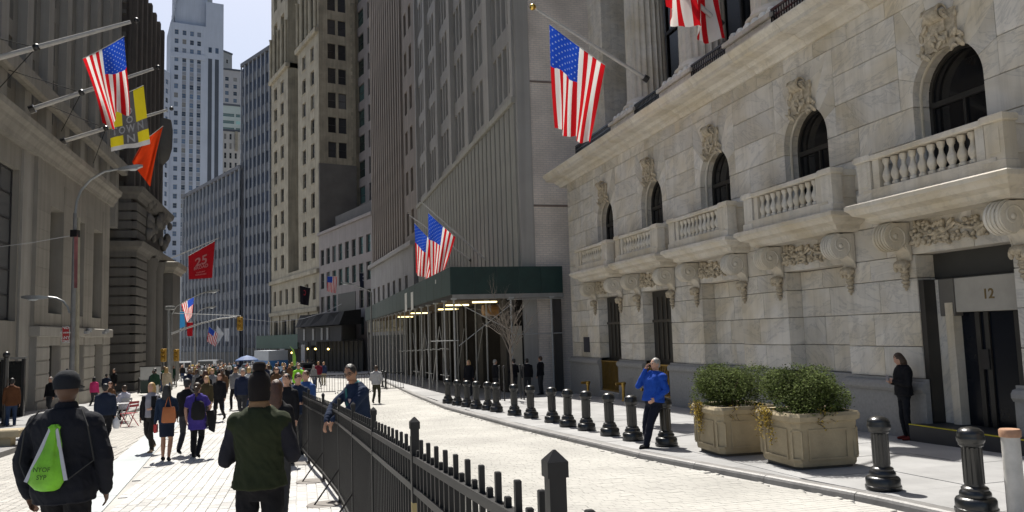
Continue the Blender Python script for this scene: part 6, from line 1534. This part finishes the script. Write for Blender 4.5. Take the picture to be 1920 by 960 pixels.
# ---- 11 others in the middle distance
def simple(label, px, top, feet, heading, sp, vox=.016, s=None, hmax=1.84, hmin=1.55, dz=ROAD):
    p, h = put(px, top, s=s, feet=feet, dz=dz); return person(label, p, max(hmin, min(hmax, h)), heading, sp, vox)
simple('person in black walking away just left of the woman in purple', 350, 708, 852, 5, dict(w=1.0, hc='black', thick=.02, legs=WALK2, col=dict(top=('black', BLK))))
o, b, LM, HM = simple('blond woman in grey top and open black jacket walking towards the camera', 282, 716, 848, 172, dict(w=1.02, hair='bob', hc='blond', thick=.018, legs=WALK1, hem=.84, arms=(((-.24, -.02, 1.12), (-.16, .18, 1.10)), ((.24, .0, 1.12), (.25, .03, .88))), col=dict(top=('pale_grey_top', (.26, .25, .27)), sleeve=('black', BLK), bot=('dark_trousers', (.022, .020, .018)), shoe=('tan_shoe', (.33, .24, .16))), sleeve_own=1), .014)
child(MB().loft([[(x, y, z) for x, y in ((.10, .155), (.19, .11), (.20, -.02), (.08, .12))] for z in (.80, 1.1, 1.4)]).loft([[(-x, y, z) for x, y in ((.10, .155), (.19, .11), (.20, -.02), (.08, .12))] for z in (.80, 1.1, 1.4)]), 'open_jacket', cloth_mat('black', BLK), b)
simple('woman in black with red hair walking towards the camera beside the man in the vest', 411, 700, 790, 178, dict(w=1.0, hair='long', hc='red', hem=.70, thick=.02, legs=WALK2, col=dict(top=('black', BLK), bot=('black', BLK))))
simple('woman with blond hair and dark coat walking behind the woman in purple', 386, 704, 800, 176, dict(hair='long', hc='blond', hem=.72, thick=.02, legs=WALK1, col=dict(top=('olive_coat', (.05, .04, .02)))))
simple('man in navy sweater left of the man in the vest facing the camera', 455, 678, 790, 182, dict(w=1.08, hc='grey', thick=.02, legs=WALK1, col=dict(top=('navy_sweater', (.014, .02, .045)), bot=('charcoal', CHA))))
o, b, LM, HM = simple('man in navy jacket walking away with a white plastic bag', 196, 718, 838, 10, dict(w=1.16, hc='black', thick=.026, legs=WALK1, hem=.82, col=dict(top=('navy_coat', (.012, .018, .036)), bot=('black', BLK))))
child(MB().loft([ell_ring((.27, .06, z), rx, ry, 10) for z, rx, ry in ((.48, .06, .04), (.55, .10, .06), (.70, .09, .05), (.80, .02, .02))]), 'plastic_bag', mat('white_plastic', (.6, .6, .62), .4, .15, 8), b)
simple('man in blue suit standing at the far end of the fence', 573, 690, None, 160, dict(w=1.08, hc='brown', thick=.02, col=dict(top=('blue_suit', (.03, .07, .20)))), s=20)
simple('man in dark suit and tie leaning at the far fence', 556, 690, None, -150, dict(w=1.05, hc='brown', thick=.02, lean=12, arms=HOLD, col=dict(top=('navy_suit', (.02, .034, .07)), sleeve=('black', BLK))), s=18.5)
simple('dark haired person behind the auburn haired woman at the fence', 537, 690, None, 170, dict(hc='black', thick=.02, col=dict(top=('black', BLK))), s=17)
simple('man in high visibility green vest by the far barriers', 560, 676, None, 180, dict(w=1.1, hc='brown', thick=.03, col=dict(top=('hi_vis', (.25, .62, .04)), bot=('navy', NVY))), s=40)
simple('person with yellow cap standing in the shade beyond the barriers', 607, 678, 722, 170, dict(hc='blond', col=dict(top=('dark_blue', (.02, .03, .08)), bot=('khaki', (.25, .22, .15)))), .02)
# under the shed
for px, top, ft, hd, sp, lb in ((880, 682, 742, 170, dict(hair='bob', hc='blond', hem=.7), 'blond woman in black coat standing under the shed'), (930, 680, 744, -60, dict(hc='grey'), 'man in dark suit with white collar left of the bare tree'),
                                (965, 676, 742, 30, dict(hc='black', arms=HOLD), 'man in dark suit right beside the bare tree trunk'), (990, 672, 742, 10, dict(hc='black', w=1.1), 'man in black suit seen from behind under the shed'), (1015, 667, 740, 60, dict(hc='brown', w=1.08), 'man in black suit nearest the marble corner under the shed')):
    simple(lb, px, top, ft, hd, dict(thick=.022, collar=.012, collar_own=1, col=dict(top=('black_suit', (.010, .010, .013)), col=('white_shirt', (.6, .6, .58))), **sp), .018, dz=0, hmin=1.66)
# left side
for px, top, ft, hd, sp, lb in ((20, 708, 805, 30, dict(hc='black', hem=.80, w=1.05, col=dict(top=('brown_leather', (.11, .045, .02)), bot=('blue_jeans', (.03, .05, .10)))), 'person in brown leather jacket by the black post at left'),
                                (69, 706, 772, 175, dict(hc='black', skin='brown', w=1.1, col=dict(top=('beige_suit', (.40, .36, .29)), bot=('beige_suit', (.40, .36, .29)))), 'man in beige suit with orange tie walking before the bank'),
                                (93, 706, 780, 170, dict(hc='grey', col=dict(top=('black', BLK))), 'man in black shirt beside the beige suited man'),
                                (176, 712, 765, 0, dict(hair='bob', hc='black', col=dict(top=('hot_pink', (.55, .04, .16)))), 'person in hot pink top before the bank corner'),
                                (199, 700, 752, 20, dict(hc='black', w=1.1, thick=.03, col=dict(top=('navy_coat', (.012, .018, .036)), bot=('olive_pants', (.10, .08, .03)))), 'person in dark puffy coat at the bank corner'),
                                (213, 690, 746, 160, dict(hc='black', col=dict(top=('black', BLK))), 'dark figure against the banded stone corner'),
                                (247, 692, 728, 10, dict(hair='long', hc='black', col=dict(top=('dark_grey', (.05, .05, .05)))), 'woman in dark grey walking along the banded building'),
                                (266, 690, 728, 0, dict(w=1.25, thick=.04, hc='black', col=dict(top=('brown_coat', (.06, .045, .03)))), 'broad person in brown coat by the banded building'),
                                (297, 690, 735, 5, dict(hc='black', col=dict(top=('pale_blue_shirt', (.30, .36, .48)), bot=('blue_jeans', (.03, .05, .10)))), 'person in pale blue shirt near the signal mast'),
                                (205, 722, 800, 165, dict(hair='long', hc='auburn', col=dict(top=('brown_top', (.12, .06, .03)))), 'woman with auburn hair partly hidden behind the navy jacket man')):
    simple(lb, px, top, ft, hd, dict(thick=sp.pop('thick', .018), legs=WALK1 if px % 2 else WALK2, **sp), .018)
# seated man, cafe table and chairs
pt, _ = put(232, 728, feet=790)
SIT = (((-.09, 0, .52), (-.12, .40, .52), (-.12, .40, .09)), ((.09, 0, .52), (.12, .40, .52), (.12, .40, .09)))
mb_sp = dict(hc='brown', thick=.018, w=1.05, arms=(((-.22, .12, 1.12), (-.10, .30, 1.25)), ((.22, .12, 1.12), (.12, .32, 1.05))), col=dict(top=('pale_shirt', (.46, .46, .54)), bot=('black', BLK)))
def seated(label, p, hd, sp, vox=.015):
    sp = dict(sp); sp['legs'] = (((-.09, .03, .90), (-.12, .42, .90), (-.12, .42, .49)), ((.09, .03, .90), (.12, .42, .90), (.12, .42, .49)))
    o, b, LM, HM = person(label, p - Vector((0, 0, .40)), 1.75, hd, sp, vox); return o
seated('man in pale shirt sitting at a cafe table with chin on hand', pt, 60, mb_sp)
M_red = mat('chair_red', (.30, .02, .03), .5, .15, 6); M_cw = mat('cafe_metal', (.35, .35, .36), .4, .1, 4)
def cafe_chair(label, p, rz, m, hgt=.45):
    o = thing('folding_chair', label, 'chair', p, rz, 'folding cafe chairs')
    for sx in (-.2, .2):
        MB().bar((sx, -.2, 0), (sx, .22, hgt + .02), .02, .02).build('leg', m, o); MB().bar((sx, .22, 0), (sx, -.2, hgt + .40), .02, .02).build('leg', m, o)
    for k in range(5): MB().box(-.2, .2, -.17 + .08 * k, -.11 + .08 * k, hgt, hgt + .015).build('slat', m, o)
    for k in range(2): MB().box(-.2, .2, -.20, -.185, hgt + .22 + .11 * k, hgt + .30 + .11 * k).build('back_slat', m, o)
cafe_chair('red metal folding chair left of the blond woman', ground(243, 800, ROAD), R(70), M_red)
cafe_chair('folding chair under the man in the pale shirt', pt, R(60), M_cw)
tbp = pt + NS * .1 - US * .75; ct = thing('cafe_table', 'small metal cafe table in front of the seated man', 'table', tbp)
MB().lathe([(.0, .70), (.33, .70), (.33, .72), (.0, .72)], 20).build('tabletop', M_cw, ct); 
for sx in (-1, 1): MB().bar((sx * .22, -.2, 0), (-sx * .1, .05, .7), .02, .02).build('leg', M_cw, ct)
# ================================================================== crowd far down the street (each a person of their own)
rng = np.random.default_rng(77)
VAR = []
for i, sp in enumerate((dict(legs=WALK1, arms=SWING, hair='short'), dict(legs=WALK2, arms=SWING2, hair='short', w=1.12, thick=.03), dict(hair='long', hem=.72, legs=WALK1, w=.95), dict(hair='bob', skirt=.52, w=.95), dict(arms=HOLD, hair='short', w=1.05), dict(hair='pony', legs=WALK2, w=.95))):
    mb, _, _ = body(dict(thick=sp.pop('thick', .018), **sp)); VAR.append(remesh(mb, .028, [skin('fair')] + [skin('fair')] * 6, 'person_body', 3))
TOPS = [('black', BLK), ('white', (.60, .60, .60)), ('red', (.42, .03, .025)), ('navy', NVY), ('grey', (.18, .18, .19)), ('light blue', (.26, .36, .50)), ('brown', (.10, .055, .03)), ('beige', (.40, .34, .25)), ('green', (.05, .12, .05)), ('pink', (.50, .16, .22)), ('maroon', (.14, .015, .03)), ('orange', (.45, .13, .02)), ('dark green', (.02, .05, .03))]
BOTS = [('black', BLK), ('blue jeans', (.03, .05, .11)), ('khaki', (.24, .20, .13)), ('grey', (.12, .12, .12)), ('white', (.5, .5, .48))]
HC = ['black', 'brown', 'blond', 'grey', 'auburn']
combos = [(a, b, hcol) for a in range(len(TOPS)) for b in range(len(BOTS)) for hcol in range(len(HC))]
WT = {0: 9, 3: 9, 4: 5, 1: 1.2, 5: 1.2, 6: 3, 7: 1.0, 12: 4}
combos.sort(key=lambda c: rng.random() ** (1 / (WT.get(c[0], .3) * (2.5 if c[1] in (0, 1, 3) else .7))), reverse=True)
used = 0
def crowd(s_, n_, heading, where):
    global used
    a, b, hc = combos[used]; used += 1; v = int(rng.integers(len(VAR)))
    way = 'leaving' if abs(heading) < 90 else 'approaching'
    o = thing('person', 'distant %s haired pedestrian, %s top, %s bottoms, %s %s' % (HC[hc], TOPS[a][0], BOTS[b][0], way, where), 'person', SN(s_, n_, gz(s_, n_) + ROAD), R(heading), 'pedestrians far down the street')
    k = rng.uniform(.92, 1.06); bo = link('body', VAR[v], o); bo.scale = (k * rng.uniform(.95, 1.1), k, k)
    ms = [skin(['fair', 'tan', 'pale', 'brown'][int(rng.integers(4))]), hair(HC[hc]), cloth_mat('top_' + TOPS[a][0].replace(' ', '_'), TOPS[a][1]), cloth_mat('bottom_' + BOTS[b][0].replace(' ', '_'), BOTS[b][1]), cloth_mat('black', BLK), cloth_mat('tan_collar', (.25, .15, .08)), cloth_mat('charcoal', CHA)]
    for i, m in enumerate(ms): bo.material_slots[i].link = 'OBJECT'; bo.material_slots[i].material = m
taken = []
k = 0
def xpx(s_, n_):
    q = SN(s_, n_, 0) - CAM; z = q.dot(_f); return IW / 2 + FP * q.dot(CR) / z
while used < 120 and k < 6000:
    k += 1; s_ = 27 + 95 * rng.random() ** .9; px = rng.uniform(285, 545) if rng.random() < .85 else rng.uniform(540, 600)
    q = at_s(px, 645, s_); n_ = sn(q)[1]
    if s_ < 38 and not (375 < px < 545): continue
    if any((s_ - a) ** 2 + (n_ - b) ** 2 < .55 for a, b in taken): continue
    taken.append((s_, n_)); hd = rng.choice([0, 10, -15, 170, 185, 200, 20, 178])
    crowd(s_, n_, float(hd), 'in mid street' if s_ < 60 else ('by the mast' if s_ < 85 else 'far off'))
# ================================================================== vehicles
M_tyre = mat('tyre', (.012, .012, .012), .8, .1, 5); M_win = mat('car_glass', (.015, .018, .022), .1, .1, 1); M_lamp = mat('tail_lamp', (.4, .02, .02), .3, 0, 1)
def car(label, name, p, rz, L_, W_, H_, m, van=False, group=None):
    o = thing(name, label, 'van' if van else 'car', p, rz, group); a = L_ / 2; w_ = W_ / 2
    prof = [(-a, .35), (-a, .95 if van else .85), (-a + .05, H_ - .1) if van else (-a + .5, .95), (-a + .15, H_) if van else (-a + .95, H_), (a - 1.6, H_) if van else (a - 1.9, H_), (a - .95, .98) if van else (a - 1.1, .95), (a - .05, .85), (a, .35)]
    b = MB(); b.loft([[(x * 1, y, z) for y, z in prof] for x in (-w_, -w_ * .97, w_ * .97, w_)]); bd = b.build('body', m, o)
    for sx in (-1, 1):
        for y in (-a + .8, a - .85):
            wh = MB().tube([(sx * (w_ - .2), y, .33), (sx * (w_ + .01), y, .33)], .33, 16).build('wheel', M_tyre, o); MB().tube([(sx * (w_ + .0), y, .33), (sx * (w_ + .02), y, .33)], .19, 12).build('rim', M_lp, wh)
        MB().box(min(sx * w_, sx * (w_ + .012)), max(sx * w_, sx * (w_ + .012)), -a + .7, a - 1.5, H_ * .58, H_ - .18).build('side_window', M_win, o)
        MB().box(sx * (w_ - .12) - .1, sx * (w_ - .12) + .1, -a - .02, -a + .03, .75, 1.0).build('tail_lamp', M_lamp, o); MB().box(sx * (w_ - .2) - .14, sx * (w_ - .2) + .14, a - .03, a + .02, .62, .8).build('headlamp', M_lens, o)
    for sx in ((-.5, .5) if van else (0,)): MB().box(sx * w_ - (w_ * .4 if van else w_ * .75), sx * w_ + (w_ * .4 if van else w_ * .75), -a - .015 if van else -a + .45, (-a + .05) if van else -a + .55, H_ * .58 if van else .98, H_ - .2).build('rear_window', M_win, o)
    MB().loft([[(x, y, z) for y, z in ((a - 1.55, H_ - .1), (a - 1.0, 1.02), (a - .97, 1.05), (a - 1.5, H_ - .06))] for x in (-w_ * .85, w_ * .85)]).build('windscreen', M_win, o)
    MB().box(-w_, w_, -a - .06, -a + .05, .38, .55).build('bumper', mat('bumper_grey', (.1, .1, .1), .6, .1, 3), o)
    return o
M_wcar = mat('white_car_paint', (.55, .56, .57), .3, .05, 2, coat=.5); M_dcar = mat('dark_car_paint', (.018, .02, .025), .25, .1, 2, coat=.6); M_ycar = mat('yellow_car_paint', (.50, .32, .02), .3, .05, 2, coat=.5)
def gp(px, s_): q = at_s(px, 640, s_); return SN(s_, sn(q)[1], gz(s_) + ROAD)
car('white van crossing at the far end of the street', 'white_van', gp(388, 150), A + R(62), 5.2, 2.0, 2.2, M_wcar, True)
car('white van parked left near the signal mast', 'white_van', gp(345, 128), A + R(8), 5.0, 2.0, 2.1, M_wcar, True)
car('dark parked car in the shade by the green shed', 'parked_car', gp(568, 92), A + R(20), 4.6, 1.85, 1.55, M_dcar)
car('yellow taxi far down beside the white van', 'yellow_taxi', gp(362, 140), A + R(5), 4.7, 1.85, 1.5, M_ycar)
car('pale blue sedan parked by the glass slab', 'parked_car', gp(470, 120), A + R(25), 4.6, 1.85, 1.5, mat('blue_car_paint', (.16, .22, .30), .3, .05, 2, coat=.5))
b = gp(506, 104); bus = thing('box_truck', 'white and blue box truck behind the man in the vest', 'truck', b, A + R(20))
MB().box(-1.2, 1.2, -3.2, 2.4, .7, 1.9).build('lower_side', mat('truck_blue', (.03, .13, .32), .5, .1, 2), bus); MB().box(-1.2, 1.2, -3.2, 2.4, 1.905, 3.1).build('upper_box', mat('truck_white', (.30, .33, .37), .5, .1, 2), bus)
MB().loft([[(x, y, z) for y, z in ((2.45, .5), (4.2, .5), (4.2, 1.3), (3.7, 2.3), (2.45, 2.4))] for x in (-1.1, 1.1)]).build('cab', MATS['truck_white'], bus)
for sx in (-1, 1):
    for y in (-2.2, 3.2): MB().tube([(sx * .85, y, .42), (sx * 1.15, y, .42)], .42, 16).build('wheel', M_tyre, bus)
# street bits in the far crowd
q = gp(463, 95); um = thing('blue_umbrella', 'dark blue vendor umbrella near the glass slab', 'umbrella', q); MB().lathe([(.03, 0), (.03, 2.1)], 8).build('pole', M_lpd, um); MB().lathe([(1.3, 1.95), (1.25, 2.05), (.7, 2.35), (.03, 2.55)], 12).build('canopy', mat('umbrella_blue', (.03, .08, .22), .7, .1, 3), um)
q = gp(549, 88); ff = thing('feather_banner', 'lime green feather banner standing by the green shed', 'banner', q)
MB().tube([(0, 0, 0), (0, 0, 1.6), (-.05, 0, 2.9), (-.35, 0, 3.35)], .025, 6).build('rod', M_lpd, ff); MB().loft([[(-.03, y, 1.2), (.33, y, 1.3), (.32, y, 2.2), (.10, y, 2.95), (-.30, y, 3.35), (-.08, y, 2.9)] for y in (-.01, .01)]).build('banner_cloth', mat('lime_cloth', (.22, .46, .06), .7, .1, 3), ff)
q = gp(283, 58); q.z = gz(58); nb_ = thing('notice_board', 'white notice board on dark base by the banded building', 'sign', q, R(5))
MB().box(-.65, .65, -.04, .04, .9, 1.75).build('board', mat('board_white', (.45, .46, .46), .6, .1, 3), nb_); MB().box(-.6, .6, -.1, .1, .0, .85).build('base', mat('board_green', (.03, .05, .045), .6, .1, 3), nb_); MB().box(-.70, .70, -.06, -.041, 1.75, 1.82).build('frame', M_iron, nb_)
for i, (px, s_) in enumerate(((262, 62), (270, 62), (700, 52), (704, 51.5), (716, 53), (722, 50))):
    lb = ('left', 'right')[i % 2] if i < 2 else ('first', 'second', 'third', 'fourth')[i - 2]
    o = thing('slim_bollard', ('dark slim bollard by the notice board, %s one' if i < 2 else 'slim black bollard at the shed mouth, %s from the left') % lb, 'bollard', gp(px, s_), 0, 'slim dark bollards'); MB().lathe([(.12, 0), (.12, .06), (.07, .1), (.065, .95)], 10).build('post', M_iron, o, True); MB().ell((0, 0, 1.0), (.085, .085, .085)).build('knob', M_iron, o, True)
